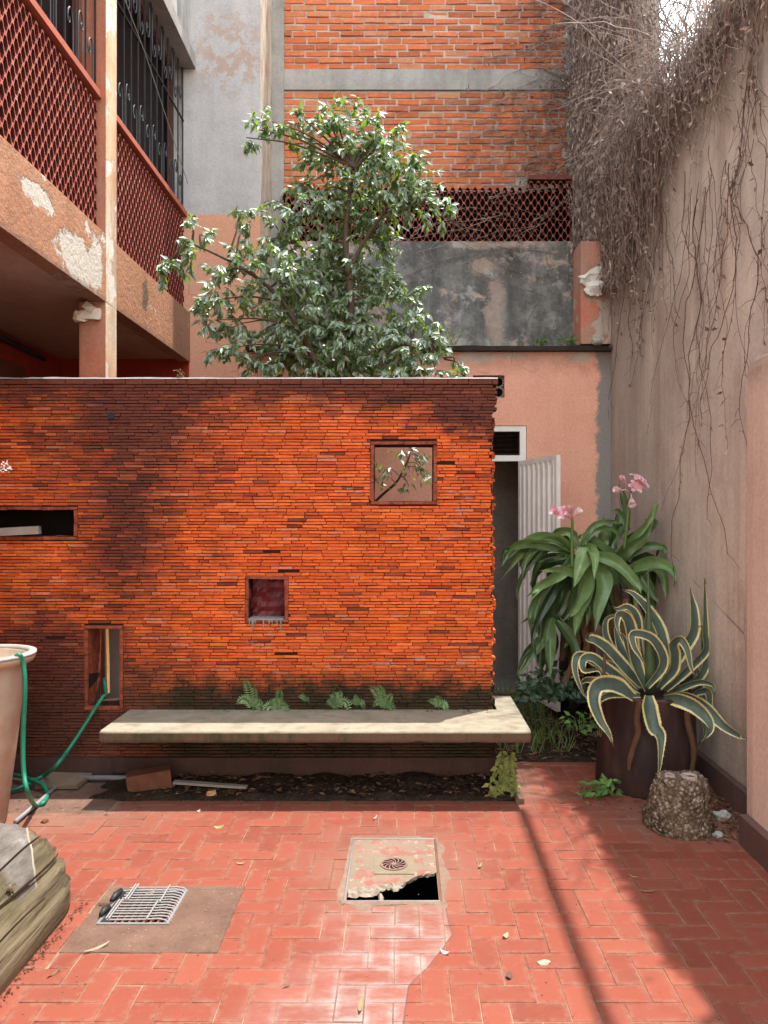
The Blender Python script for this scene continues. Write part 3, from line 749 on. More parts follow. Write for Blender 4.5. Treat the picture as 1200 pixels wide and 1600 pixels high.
def lattice(parent, pre, a0, a1, z0, z1, plane, along, mat_, nsingle, score, skip=None):
    """staggered courses of wavy clay blocks filling a0..a1 x z0..z1"""
    me, vs_, fs, fm = lattice_mesh('lattice_block', mat_, along)
    rest = MB(); todo = []
    r = 0; zc = z0 + LA + LT / 2
    while zc < z1:
        a = a0 + (LP / 2 if r % 2 else 0)
        while a < a1 - LP * .3:
            if not (skip and skip(a, zc)): todo.append((a, zc))
            a += LP
        zc += LA * 2 + LT * .9; r += 1
    todo.sort(key=lambda q: score(*q), reverse=True)
    for k, (a, zc) in enumerate(todo):
        loc = (plane, a, zc) if along == 'Y' else (a, plane, zc)
        if k < nsingle and score(a, zc) > 0:
            o = bpy.data.objects.new('lattice_block', me); COL.objects.link(o); o.location = loc; o.parent = parent
            o.matrix_parent_inverse = parent.matrix_parent_inverse.copy() if False else Matrix.Identity(4)
            pw = parent.location + (parent.parent.location if parent.parent else Vector())
            o.location = Vector(loc) - pw
        else: rest.add([(x + loc[0], y + loc[1], z + loc[2]) for x, y, z in vs_], fs, m=fm)
    if rest.f:
        o = rest.build('blockwork', mat_, None, kind='stuff'); o.parent = parent
        o.location = -(parent.location + (parent.parent.location if parent.parent else Vector()))

# ------------------------------------------------------------------ left house with balcony
XB = -2.2; YE = 7.93
house = thing('balcony_house', (0, 0, 0), 'left house with peach balcony beam, clay lattice and black grilles', 'house')
def part(mb, nm, m, smooth=False): return mb.build(nm, m, house, smooth)
mb = MB(); mb.box((XB - .12, -2, 3.27), (XB, YE - .002, 3.77)); part(mb, 'balcony_beam', BEAM)
mb = MB(); mb.box((-4.6, -2, 3.30), (XB - .122, YE - .002, 3.5)); part(mb, 'ceiling', CEIL)
mb = MB(); mb.box((-3.72, -2, 0), (-3.52, YE - .002, 3.298)); part(mb, 'ground_floor_wall', REDW)
mb = MB(); cells(mb, breaks(-4.6, XB, -1.475), breaks(0, 9.5), lambda x, z: True, YE, 8.62); part(mb, 'gable_wall', GABLE)
# posts
for (ya, yb) in ((5.68, 5.885), (3.05, 3.255), (.4, .6)):
    mb = MB(); mb.box((XB - .195, ya + .003, 0), (XB - .003, yb - .003, 3.268), .002); part(mb, 'column', POSTF)
    mb = MB(); mb.box((XB - .003, ya, 0), (XB + .003, yb, 3.2685), .001); part(mb, 'column_face', POST)
    mb = MB(); mb.box((XB - .2, ya + .002, 3.772), (XB - .003, yb - .002, 6.29), .001); part(mb, 'upper_column', POSTF)
    mb = MB(); mb.box((XB - .003, ya, 3.2695), (XB + .004, yb, 6.29), .001); part(mb, 'upper_column_face', POST)
mb = MB()                                                # broken plaster at the column head
for i in range(5):
    mb.obox((XB - .12 + R.uniform(-.07, .05), 5.655 + R.uniform(-.01, .02), 3.2 + R.uniform(-.05, .05)), R.uniform(.04, .1), .05, R.uniform(.03, .08), Matrix.Rotation(R.uniform(-.6, .6), 3, 'Y'), .012)
part(mb, 'crumbled_plaster', POST)
ZC = 4.77
for bi, (ya, yb) in enumerate(((3.257, 5.678), (5.887, YE - .004), (.602, 3.048))):
    sc = bpy.data.objects.new('lattice_screen', None); COL.objects.link(sc); sc.parent = house
    lattice(sc, 'l', ya + LP / 2, yb + LP * .2, 3.772, ZC - .03, XB - .06, 'Y', [LATT, LATT_SHADE], (0 if bi == 2 else 150),
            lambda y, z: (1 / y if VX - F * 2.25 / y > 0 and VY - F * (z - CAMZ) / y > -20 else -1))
    mb = MB(); mb.box((XB - .17, ya, ZC - .005), (XB - .03, yb, ZC + .045), .002)
    # coping split in tiles
    part(mb, 'coping', COPING)
    mb = MB(); mb.box((XB - .20, ya, 3.772), (XB - .175, yb, ZC - .006)); part(mb, 'lattice_hole_shade', MARD)  # dark sheet set close behind so the lattice holes read as shaded
    # window behind the grille
    wf = MB()
    for yy in (ya + .04, yb - .09): wf.box((XB - .21, yy, ZC + .045), (XB - .16, yy + .05, 6.29))
    wf.box((XB - .21, ya, 6.24), (XB - .16, yb, 6.289)); fr = part(wf, 'window_frame', WFRAME)
    g_ = MB(); g_.box((XB - .24, ya, ZC + .046), (XB - .225, yb, 6.29)); g_.build('pane', GLASS, fr)
    gr = bpy.data.objects.new('window_grille', None); COL.objects.link(gr); gr.parent = house
    nb = round((yb - ya) / .175)
    for i in range(nb + 1):
        y = lerp(ya + .02, yb - .02, i / nb); xg = XB - .07
        m1 = MB(); m1.box((xg - .0055, y - .0055, ZC + .046), (xg + .0055, y + .0055, 6.29))
        m1.build('bar', IRON, gr)
        if i < nb and bi < 2:
            yc = y + .0875
            for (zb_, sg) in ((ZC + .045, 1), (6.28, -1)):
                pts = [Vector((xg, yc - .045 * q, zb_ + sg * zz)) for q, zz in ((1, 0), (1, .25), (.95, .33), (.6, .40), (0, .42), (-.6, .395), (-.85, .355), (-.75, .315), (-.35, .305), (-.15, .33), (-.3, .35))]
                if i % 2: pts = [Vector((p.x, 2 * yc - p.y, p.z - sg * .08 if k_ > 1 else p.z)) for k_, p in enumerate(pts)]
                m1 = MB(); m1.tube(spline(pts, 4), .0055, 4); m1.build('scroll', IRON, gr)
    for zz in (ZC + .075, 5.75):
        m1 = MB(); m1.box((XB - .079, ya, zz), (XB - .061, yb, zz + .012)); m1.build('cross_bar', IRON, gr)
mb = MB(); mb.box((XB - .25, -2, 6.292), (XB + .06, YE - .003, 6.43), .002); part(mb, 'lintel', CONC)
mb = MB(); mb.box((XB - .25, -2, 6.431), (XB, YE - .003, 9.5)); part(mb, 'upper_wall', WEATH)
mb = MB(); mb.tube([(-2.235, 5.4, 6.05), (-2.215, 6.6, 5.65), (-2.215, 7.9, 5.1)], .004, 5); part(mb, 'cable', WIRE)
mb = MB(); mb.tube([(-3.47, 2, 3.22), (-3.47, 6.9, 3.22), (-3.46, 7.4, 3.2)], .03, 8); part(mb, 'pipe', BLACKR)
mb = MB(); mb.box((-3.515, 6.3, 1.2), (-3.49, 7.1, 3.05)); part(mb, 'door', WFRAME)
mb = MB(); mb.lathe([(.02, -.1), (.05, -.08), (.07, 0), (.03, .03), (0, .03)], 10, (-3.40, 5.0, 2.95)); mb.box((-3.52, 4.98, 2.93), (-3.40, 5.02, 2.97)); part(mb, 'wall_lamp', BLACKR)

# ------------------------------------------------------------------ rear brick building
YR = 8.63
nb_ = thing('neighbour_brick_building', (0, YR, 0), 'tall rear brick facade with pale mortar and concrete frame', 'building')
mb = MB(); mb.box((-2.4, YR + .012, 5.215), (2.3, YR + .3, 9.4)); mb.build('mortar_wall', MORTAR, nb_)
mb = MB(); mb.box((-1.475, YR - .02, 0), (-1.338, YR + .25, 9.4), .002); mb.build('concrete_column', CONC, nb_)
mb = MB(); mb.box((1.835, YR - .02, 0), (2.06, YR + .25, 9.4), .002); mb.build('concrete_column', CONC, nb_)
mb = MB(); mb.box((-1.336, YR - .015, 6.46), (1.833, YR + .2, 6.69), .002); mb.build('concrete_beam', CONC, nb_)
RB = random.Random(11); rest = MB(); lst = []
z = 5.275; row = 0
while z < 9.3:
    if not (6.44 < z + .035 and z < 6.70):
        x = -1.336 - (.13 if row % 2 else 0) - RB.uniform(0, .04)
        while x < 1.82:
            L = RB.gauss(.245, .008); a, b = max(x, -1.334), min(x + L, 1.83)
            if b - a > .05 and not (z < 5.47 and b > 1.38): lst.append((a, b, z + RB.uniform(-.004, .004)))
            x += L + RB.uniform(.014, .024)
    z += .0735; row += 1
    if 6.44 < z + .035 and z < 6.70: z = max(z, 6.70)
lst.sort(key=lambda q: q[2])
for k, (a, b, z) in enumerate(lst):
    loc = ((a + b) / 2, YR, z + .029); hh = RB.uniform(.048, .056)
    y = YR + RB.gauss(0, .004); t = RB.random()
    m1 = MB() if k < 300 else rest
    of = loc if k < 300 else (0, 0, 0)
    m1.box((a - of[0], y - of[1], z - of[2]), (b - of[0], YR + .06 - of[1], z + hh - of[2]), .004, t=t, rnd=RB)
    if k < 300:
        o = bpy.data.objects.new('brick', m1.mesh('brick', RBRICK)); COL.objects.link(o); o.parent = nb_; o.location = Vector(loc) - nb_.location
rest.build('brickwork', RBRICK, nb_, kind='stuff')

# ------------------------------------------------------------------ grey parapet with lattice
YP = 8.45
pw = thing('grey_parapet_wall', (0, YP, 0), 'sooty grey wall topped by a dark red clay lattice', 'wall')
mb = MB(); mb.box((-1.336, YP, 3.0), (1.95, YP + .15, 4.70)); mb.build('wall', GREYW, pw)
mb = MB(); mb.box((-1.336, YP + .13, 4.72), (1.95, YP + .145, 5.3)); mb.build('shade_backing', DARK, pw)  # dark sheet stands in for the unlit roof space behind
sc = bpy.data.objects.new('lattice_screen', None); COL.objects.link(sc); sc.parent = pw
lattice(sc, 'b', -1.30, 1.97, 4.70, 5.37, YP, 'X', [LATTB, LATTB_SHADE], 300, lambda x, z: 1 + x, skip=lambda x, z: z > 5.30 and x < 1.36)
for i in range(3):
    mb = MB(); a = 1.38 + i * .2; mb.box((a + .002, YP - .02, 5.375), (a + .198, YP + .11, 5.42), .003); mb.build('coping_tile', COPB, pw)

# ------------------------------------------------------------------ salmon annex with door
YA = 7.2
an = thing('salmon_annex', (0, YA, 0), 'low salmon annex with dark roof edge and open white door', 'building')
DO = (.35, 1.158, -.1, 2.53); VO = (.655, .95, 2.79, 3.0)
mb = MB(); xs = breaks(-1.47, 1.948, DO[0], DO[1], VO[0], VO[1]); zs = breaks(-.05, 3.22, DO[3], VO[2], VO[3])
cells(mb, xs, zs, lambda x, z: not (inrect(x, z, DO) or inrect(x, z, VO)), YA, YA + .14); mb.build('wall', PINK, an)
mb = MB(); n = 70; vs_ = []
for i in range(n + 1):
    x = lerp(-1.47, 1.948, i / n); w1 = .012 * mnoise.noise((x * 4, 0, 7))
    vs_ += [(x, YA + .02, 3.221), (x, YA - .05 + w1, 3.222 + w1 * .3), (x, YA - .055 + w1, 3.265 + w1), (x, YA + .1, 3.285), (x, YP - .002, 3.285)]
mb.add(vs_, [(i * 5 + q, i * 5 + 5 + q, i * 5 + 6 + q, i * 5 + 1 + q) for i in range(n) for q in range(4)])
mb.build('roof_edge', plaster('mouldy_roof_edge', c4((70, 62, 56)), c4((50, 46, 42)), c4((34, 32, 30)), .5), an)
mb = MB(); mb.box((.2, 8.1, -.02), (1.4, 8.15, 3.2)); mb.box((.15, YA + .141, -.02), (.2, 8.1, 3.2)); mb.box((1.4, YA + .141, -.02), (1.45, 8.1, 3.2)); mb.box((.2, YA + .141, 3.12), (1.4, 8.1, 3.2)); mb.box((.2, YA + .141, -.02), (1.4, 8.1, 0)); mb.build('room', INTER, an)
fr = MB(); x0, x1 = DO[0], DO[1]
for a, b in (((x0, YA + .01, 0), (x0 + .045, YA + .07, 2.53)), ((x1 - .062, YA + .01, 0), (x1 - .004, YA + .07, 2.527)), ((x0 + .045, YA + .01, 2.475), (x1 - .062, YA + .07, 2.527)), ((x0 + .045, YA + .005, 2.195), (x1 - .062, YA + .075, 2.25))): fr.box(a, b)
fr = fr.build('door_frame', WHITE, an)
for i in range(5):
    mb = MB(); zc = 2.262 + i * .043; mb.obox((.72, YA + .04, zc + .02), .73, .003, .05, Matrix.Rotation(rad(-62), 3, 'X')); mb.build('louvre_pane', GLASS, fr)
hg = Vector((1.09, 7.17, 0)); fe = Vector((1.288, 6.37, 0)); dv = (fe - hg); DL = dv.length; dv.normalize(); dn = Vector((-dv.y, dv.x, 0)); dn = dn if dn.x < 0 else -dn
df = MB(); rotd = Matrix((dv, -dn, Vector((0, 0, 1)))).transposed()
def db(a0, a1, z0, z1, th, off=0): df.obox(hg + dv * (a0 + a1) / 2 + dn * off + Vector((0, 0, (z0 + z1) / 2)), a1 - a0, th, z1 - z0, rotd)
db(0, .04, .06, 2.19, .035); db(DL - .045, DL, .06, 2.19, .035); db(.04, DL - .045, 2.15, 2.19, .035); db(.04, DL - .045, .06, .1, .035); db(.04, DL - .045, 1.22, 1.29, .034)
door = df.build('door', WHITE, an)
df = MB(); vs_ = []; nr = 7
for k, (za, zb) in enumerate(((.1, 1.22), (1.29, 2.15))):
    pts = []
    for i in range(nr):
        for u, d in ((0, 0), (.28, 0), (.42, .022), (.86, .022)): pts.append((.04 + (DL - .085) * (i + u) / nr, d))
    pts.append((DL - .045, 0)); vs_ = []
    for a, d in pts:
        p = hg + dv * a + dn * (d - .004); vs_ += [p + Vector((0, 0, za)), p + Vector((0, 0, zb))]
    df.add(vs_, [(i * 2, i * 2 + 2, i * 2 + 3, i * 2 + 1) for i in range(len(pts) - 1)])
df.build('ribbed_panel', WHITE, door)
mb = MB(); mb.box((VO[0], YA + .139, VO[2]), (VO[1], YA + .2, VO[3])); mb.build('vent_shade', DARK, an)
for i in range(3):
    for j in range(2):
        m1 = MB(); cx = VO[0] + .05 + i * .098; cz = VO[2] + .055 + j * .1
        m1.tube([(cx + .048 * math.cos(a * math.pi / 4), YA + .05, cz + .05 * math.sin(a * math.pi / 4)) for a in range(9)], .008, 4, cap=False); m1.build('vent_ring', CONC, an)

# ------------------------------------------------------------------ right boundary wall, tall wall, pier
XRW = 1.95
bw = thing('boundary_wall', (XRW, 5, 0), 'tall streaked beige boundary wall hung with dry vines', 'wall')
mb = MB(); ny, nz_ = 60, 30; vs_ = []
for j in range(nz_ + 1):
    for i in range(ny + 1):
        y = lerp(-2, 8.4, i / ny); z = lerp(-.05, 4.85, j / nz_); vs_.append((XRW + .006 * mnoise.noise((y * 1.3, z * 1.1, 0)), y, z))
mb.add(vs_, [(j * (ny + 1) + i, j * (ny + 1) + i + ny + 1, j * (ny + 1) + i + ny + 2, j * (ny + 1) + i + 1) for j in range(nz_) for i in range(ny)])
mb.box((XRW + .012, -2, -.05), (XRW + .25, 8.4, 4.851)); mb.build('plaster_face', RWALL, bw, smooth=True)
mb = MB(); mb.box((XRW - .05, 3.9, -.02), (XRW - .006, 6.9, .15), .003); mb.build('skirting', BASEB, bw)
tw = thing('tall_rear_wall', (XRW, 7.5, 0), 'high grey wall in the rear corner smothered by dead creeper', 'wall')
mb = MB(); mb.box((XRW + .06, 6.75, 4.852), (XRW + .3, 8.6, 8.2)); mb.build('wall', WEATH, tw)
pr = thing('low_pier', (1.8, 3, 0), 'lower pinkish plaster pier with rounded top at the right edge', 'wall')
mb = MB(); zs_ = [(0.0, -.03), (0.0, 2.44), (.006, 2.475), (.03, 2.50), (.12, 2.51)]
for sgn in (1,):
    vs_ = []
    ysl = [-2, 0, 1, 2, 3, 3.6, 3.9, 3.965, 3.99]
    for y in ysl:
        for dx, z in zs_:
            q = max(0, y - 3.9); vs_.append((1.775 + dx + q * .12, y, z - q * .2 * (z > 1)))
    k = len(zs_); mb.add(vs_, [(i * k + q, i * k + q + 1, i * k + k + q + 1, i * k + k + q) for i in range(len(ysl) - 1) for q in range(k - 1)])
    mb.add([vs_[-k + q] for q in range(k)] + [(1.944, 3.992, z) for dx, z in zs_], [(q, q + 1, q + 1 + k, q + k) for q in range(k - 1)])
    mb.add([(1.895, -2, 2.51), (1.944, -2, 2.51), (1.944, 3.99, 2.48), (1.895, 3.99, 2.48)], [(0, 1, 2, 3)])
mb.build('plaster_face', PIER, pr)
mb = MB(); mb.box((1.728, -2, -.02), (1.773, 3.955, .155), .003); mb.build('skirting', BASEB, pr)
rp = thing('shadow_pipe_rail', (1.79, 3, 0), 'unseen pipe on posts above the right wall, added to throw the thin shadow on the tiles', 'pipe')  # guessed pipe out of view, added to cast the soft line on the tiles
mb = MB(); mb.tube([(1.79, -2, 6.0), (1.79, 1.5, 6.02), (1.79, 5.35, 6.0)], .03, 10); mb.build('shadow_rail', PIPE, rp)
for y in (.8, 3.4):
    mb = MB(); mb.tube([(2.02, y, 4.84), (2.02, y, 5.9), (1.98, y, 6.0), (1.8, y, 6.005)], .022, 8); mb.build('shadow_rail_post', PIPE, rp)
# ------------------------------------------------------------------ manhole cover
cov = thing('manhole_cover', (-.05, 3.7, 0), 'broken concrete inspection cover with a round drain grate and a jagged hole', 'manhole cover')
def m_cover():
    h = H('cover_concrete'); nz = h.noise(9, 6, .7)
    col = h.ramp(h.noise(5, 6, .7), [(.35, c4((132, 108, 94))), (.65, c4((120, 110, 94)))])
    col = h.mix(h.ramp(nz, [(.5, 0.0), (.56, .75)]), col, c4((136, 84, 74)))
    col = h.mix(h.ramp(h.noise(24, 5, .7), [(.58, 0.0), (.64, .8)]), col, c4((158, 146, 136)))
    h.bump(h.noise(50, 6, .7), .7, .006); return h.done(col, .9, .2)
COVER = m_cover()
RUBBLE = plain('fractured_concrete', c4((146, 134, 120)), .95, .15, sc=40, var=.6, bump=1)
C7 = lambda x, y: (500 + x / 4.8, 1280 + y / 4.8)
brk = [G(*C7(*p)) for p in ((212, 520), (300, 512), (400, 510), (440, 498), (500, 485), (560, 488), (620, 478), (665, 450), (710, 428), (770, 415), (850, 405))]
TLc, TRc = G(*C7(262, 168)), G(*C7(838, 168))
top = spline(brk, 4); n = len(top); vs_ = []
mb = MB()
jit = [Vector((0, R.uniform(-.006, .006), 0)) for _ in top]
fl = [p + j for p, j in zip(top, jit)]
xa_, xb_ = fl[0].x, fl[-1].x
for p in fl: p.x = lerp(MAN[0] - .003, MAN[1] + .001, (p.x - xa_) / (xb_ - xa_))
for i, p in enumerate(fl):
    u = i / (n - 1); q = TLc.lerp(TRc, u); q = Vector((lerp(MAN[0] - .003, MAN[1] + .001, u), MAN[3] + .003, .002)); p.z = .002
    vs_ += [q, Vector((lerp(q.x, p.x, .5), lerp(q.y, p.y, .5), .0025 + .0015 * mnoise.noise((p.x * 20, 1, 0)))), p]
mb.add(vs_, [(i * 3 + q, i * 3 + q + 1, i * 3 + q + 4, i * 3 + q + 3) for i in range(n - 1) for q in range(2)])
mb.build('slab', COVER, cov)
mb = MB(); vs_ = []
low = [G(*C7(*p), -.018) for p in ((212, 600), (300, 604), (395, 604), (420, 585), (455, 560), (510, 540), (560, 555), (610, 525), (655, 490), (700, 466), (760, 446), (840, 438))]
lo = spline(low, 4)
lo = [lo[min(len(lo) - 1, round(i * (len(lo) - 1) / (n - 1)))] for i in range(n)]
for i in range(n):
    a = fl[i]; b = lo[i]
    for q in range(6):
        u = q / 5; p = a.lerp(b, u); p.z = .002 - .020 * u if q < 5 else -.03
        p += Vector((R.uniform(-.004, .004), R.uniform(-.004, .004), R.uniform(-.004, .004))) * (1 if 0 < q else 0)
        if q == 5: p.y = b.y + .07
        vs_.append(p)
mb.add(vs_, [(i * 6 + q, i * 6 + q + 1, i * 6 + q + 7, i * 6 + q + 6) for i in range(n - 1) for q in range(5)])
mb.build('broken_edge', RUBBLE, cov)
mb = MB(); cy = G(*C7(540, 590)); mb.tube([Vector((-.115, cy.y + .12, -.03)), Vector((-.1, cy.y + .06, -.028)), Vector((-.098, cy.y + .015, -.034))], [.009, .012, .011], 6); mb.build('rubble_finger', RUBBLE, cov)
RIMM = plain('dusty_mortar', c4((128, 106, 92)), .95, .15, sc=16, var=.35, bump=.8)
# steel angle lining of the opening
for a, b in (((MAN[0] - .012, MAN[2] - .012, -.05), (MAN[0] - .004, MAN[3] + .012, .004)), ((MAN[1] + .004, MAN[2] - .012, -.05), (MAN[1] + .012, MAN[3] + .012, .004)), ((MAN[0] - .004, MAN[2] - .012, -.05), (MAN[1] + .004, MAN[2] - .006, .004)), ((MAN[0] - .004, MAN[3] + .004, -.05), (MAN[1] + .004, MAN[3] + .012, .004))):
    mb = MB(); mb.box(a, b, .001); mb.build('frame_angle', PIPE if a[0] > 0 else STEEL, cov)
mb = MB(); g0 = G(*C7(555, 350)); pr_ = [G(*C7(*p)) for p in ((405, 418), (705, 420), (703, 292), (407, 292))]
mb.add([Vector((p.x, p.y, .0065)) for p in pr_] + [Vector((p.x, p.y, .001)) for p in pr_], [(0, 1, 2, 3), (4, 5, 1, 0), (5, 6, 2, 1), (6, 7, 3, 2), (7, 4, 0, 3)])
plate = mb.build('grate_plate', plain('tan_cement', c4((124, 114, 94)), .9, .15, sc=12, var=.2), cov)
mb = MB(); rg = .066; N = 40
def dpt(r_, a, z): return Vector((g0.x + r_ * math.cos(a), g0.y + r_ * .98 * math.sin(a), z))
# ring, hub and curved vanes of the grate, over a dark disc
vs_ = [dpt(rg, 2 * math.pi * i / N, .0115) for i in range(N)] + [dpt(rg * .86, 2 * math.pi * i / N, .0115) for i in range(N)] + [dpt(rg, 2 * math.pi * i / N, .0066) for i in range(N)] + [dpt(rg * .86, 2 * math.pi * i / N, .0075) for i in range(N)]
mb.add(vs_, [(i, (i + 1) % N, N + (i + 1) % N, N + i) for i in range(N)] + [(2 * N + i, 2 * N + (i + 1) % N, (i + 1) % N, i) for i in range(N)] + [(N + i, N + (i + 1) % N, 3 * N + (i + 1) % N, 3 * N + i) for i in range(N)])
vs_ = [dpt(rg * .2, 2 * math.pi * i / 16, .0115) for i in range(16)]; mb.add(vs_, [tuple(range(16))])
for k in range(12):
    a0 = 2 * math.pi * k / 12; vs_ = []
    for i in range(6):
        u = i / 5; rr = rg * lerp(.19, .87, u); a = a0 + u * .75; wv = .16 + .09 * u
        vs_ += [dpt(rr, a - wv * .7 * (.25 / max(.25, u)) ** .5, .0112), dpt(rr, a + wv * .7 * (.25 / max(.25, u)) ** .5, .0112)]
    mb.add(vs_, [(i * 2, i * 2 + 2, i * 2 + 3, i * 2 + 1) for i in range(5)])
mb.build('grate', plain('pinkish_metal', c4((136, 106, 96)), .55, .4, .2, sc=30), plate)
mb = MB(); mb.add([dpt(rg * .85, 2 * math.pi * i / N, .0068) for i in range(N)], [tuple(range(N))]); mb.build('grate_shadow', DARK, plate)
# mortar rim round the cover
mb = MB()
rimp = [(MAN[0] - .02, MAN[2] - .03), (MAN[0] - .03, 3.55), (MAN[0] - .025, 3.8), (MAN[0] - .02, MAN[3] + .02), (-.05, MAN[3] + .03), (MAN[1] + .02, MAN[3] + .02), (MAN[1] + .03, 3.75), (MAN[1] + .025, 3.5), (MAN[1] + .02, MAN[2] - .03), (-.02, MAN[2] - .035), (-.14, MAN[2] - .05), (MAN[0] - .02, MAN[2] - .03)]
ctr = Vector((-.046, 3.69, 0)); out = []; m2 = 90
for i in range(m2):
    u = i / m2 * (len(rimp) - 1); k = int(u); p = Vector(rimp[k] + (0,)).lerp(Vector(rimp[k + 1] + (0,)), u - k)
    out.append(p)
vs_ = []
for i, p in enumerate(out):
    d = (p - ctr).normalized(); wd = .004 + .085 * max(0, mnoise.noise((p.x * 9, p.y * 9, 4)) - .02) + R.uniform(0, .008)
    inn = Vector((min(max(p.x, MAN[0] - .013), MAN[1] + .013), min(max(p.y, MAN[2] - .013), MAN[3] + .013), .0035))
    vs_ += [inn, p + d * wd * .4 + Vector((0, 0, .0045)), p + d * wd + Vector((0, 0, -.002))]
mb.add(vs_, [(i * 3 + q, ((i + 1) % m2) * 3 + q, ((i + 1) % m2) * 3 + q + 1, i * 3 + q + 1) for i in range(m2) for q in range(2)])
mb.build('mortar_rim', RIMM, cov)

# ------------------------------------------------------------------ drain grate in the patch
gx0, gx1, gy0, gy1 = DRN
gtr = thing('drain_grate', (-1.12, 3.32, 0), 'bent white wire rack lying over the drain in the cement patch', 'drain grate')
for a, b in (((gx0, gy0, -.05), (gx0 + .012, gy1, .006)), ((gx1 - .012, gy0, -.05), (gx1, gy1, .006)), ((gx0 + .012, gy0, -.05), (gx1 - .012, gy0 + .012, .006)), ((gx0 + .012, gy1 - .012, -.05), (gx1 - .012, gy1, .006))):
    mb = MB(); mb.box(a, b, .001); mb.build('frame', STEEL, gtr)
for i in range(9):
    x = lerp(gx0 + .03, gx1 - .03, i / 8); mb = MB(); mb.box((x - .005, gy0 + .012, -.028), (x + .005, gy1 - .012, -.012)); mb.build('lower_bar', BROWNB, gtr)
for i in range(13):
    y = lerp(gy0 + .02, gy1 + .004, i / 12); mb = MB(); dz = R.uniform(-.002, .002)
    mb.tube([(gx0 + .035, y, .013 + dz), (gx0 + .2, y, .014), (gx1 - .05, y + .002, .016), (gx1 - .018, y + R.uniform(-.006, .004), .012), (gx1 + .004, y - .012, -.004)], .0030, 6); mb.build('wire', WIRE, gtr)
for x, ya, yb in ((gx0 + .035, gy0 + .015, gy0 + .17), (gx0 + .047, gy0 + .012, gy0 + .172), (gx0 + .058, gy0 + .17, gy1 + .02), (gx0 + .07, gy0 + .168, gy1 + .022), (gx0 + .205, gy0 + .01, gy0 + .155), (gx0 + .215, gy0 + .15, gy1 + .012)):
    mb = MB(); mb.tube([(x, ya, .02), (x, yb, .021)], .0034, 6); mb.build('cross_wire', WIRE, gtr)
for ya, yb in ((gy0 + .05, gy0 + .115), (gy0 + .17, gy1 - .03)):
    mb = MB(); mb.tube([(gx0 + .0, ya, .016), (gx0 + .003, (ya + yb) / 2, .02), (gx0 + .008, yb, .016)], [.010, .015, .012], 8); mb.build('rubber_grip', BLACKR, gtr, smooth=True)

# ------------------------------------------------------------------ log
def m_log():
    h = H('weathered_log'); o = h.xyz()
    g = h.noise(9, 7, .65, st=(1, .10, 1), dist=.4); f = h.noise(40, 5, .7, st=(1, .05, 1))
    col = h.ramp(g, [(.3, c4((58, 48, 38))), (.5, c4((100, 88, 68))), (.72, c4((130, 118, 94)))])
    col = h.mix(h.ramp(h.noise(3.5, 6, .7), [(.5, 0.0), (.68, .55)]), col, c4((78, 76, 50)))
    col = h.mix(h.ramp(f, [(.34, .8), (.5, 0.0)]), col, c4((50, 40, 30)))
    # worn grey saddle
    bound = h.math('ADD', h.math('MULTIPLY', h.math('SUBTRACT', o[1], 3.2), -.62), -1.545)
    bound = h.math('ADD', bound, h.math('MULTIPLY', h.math('SUBTRACT', h.noise(3, 3), .5), .06))
    d = h.math('SUBTRACT', bound, o[0])
    grey = h.math('MULTIPLY', h.mr(d, 0, .008), h.math('MULTIPLY', h.mr(o[1], 2.95, 2.99), h.mr(o[2], .20, .215)))
    gc = h.ramp(h.noise(18, 6, .7, st=(1, .35, 1)), [(.35, c4((84, 78, 72))), (.6, c4((112, 106, 100))), (.75, c4((150, 146, 140)))])
    col = h.mix(grey, col, gc)
    rim = h.math('MULTIPLY', h.mr(h.math('ABSOLUTE', d), .006, .003), h.math('MULTIPLY', h.mr(o[1], 2.97, 3.0), h.mr(o[2], .20, .21)))
    col = h.mix(rim, col, c4((150, 140, 124)))
    h.bump(h.math('ADD', h.math('MULTIPLY', g, .8), h.math('MULTIPLY', f, .4)), .9, .012)
    return h.done(col, .9, .2)
LOG = m_log(); LOGC = plain('dark_wood_crack', c4((44, 34, 28)), .95, .1)
log = thing('wooden_log', (-1.74, 2.9, 0), 'big weathered split log lying on the tiles with a grey worn seat', 'log')
mb = MB(); nA, nY = 40, 60; vs_ = []
cx, cz, rr = -1.755, .045, .335
cracks = [(.60, .011, 1.0), (.98, .006, .7), (.30, .007, .9), (1.25, .005, .5)]
for j in range(nY + 1):
    y = lerp(1.5, 3.43, j / nY)
    for i in range(nA + 1):
        a = lerp(-.75, math.pi + .2, i / nA)
        end = max(0, (y - 3.20) / .23)
        ry = rr * (1 + .05 * mnoise.noise((math.cos(a) * 1.5, math.sin(a) * 1.5, y * 1.5)) + .015 * mnoise.noise((math.cos(a) * 6, math.sin(a) * 6, y * 2))) * (1 - .22 * end ** 2.2)
        ry += .012 * mnoise.noise((a * 11, y * .9, 3)) - .004
        yy = y
        if j >= nY - 2: yy += .02 * mnoise.noise((a * 9, 2, 0)) - (.05 * abs(math.sin(a * 1.3)) if j == nY else 0)
        for ca, dep, k in cracks:
            aw = ca + .08 * mnoise.noise((y * 2.5, ca, 0)); dd = abs(a - aw)
            if dd < .05: ry -= dep * (1 - dd / .05) * 2
        vs_.append((cx + ry * math.cos(a), yy, cz + ry * math.sin(a)))
mb.add(vs_, [(j * (nA + 1) + i, j * (nA + 1) + i + nA + 1, j * (nA + 1) + i + nA + 2, j * (nA + 1) + i + 1) for j in range(nY) for i in range(nA)])
e0 = [Vector(v) for v in vs_[nY * (nA + 1):]]; cen = Vector((cx, 3.42, cz + .05)); mb.add(e0 + [cen], [(i + 1, i, nA + 1) for i in range(nA)])
mb.build('trunk', LOG, log, smooth=True)
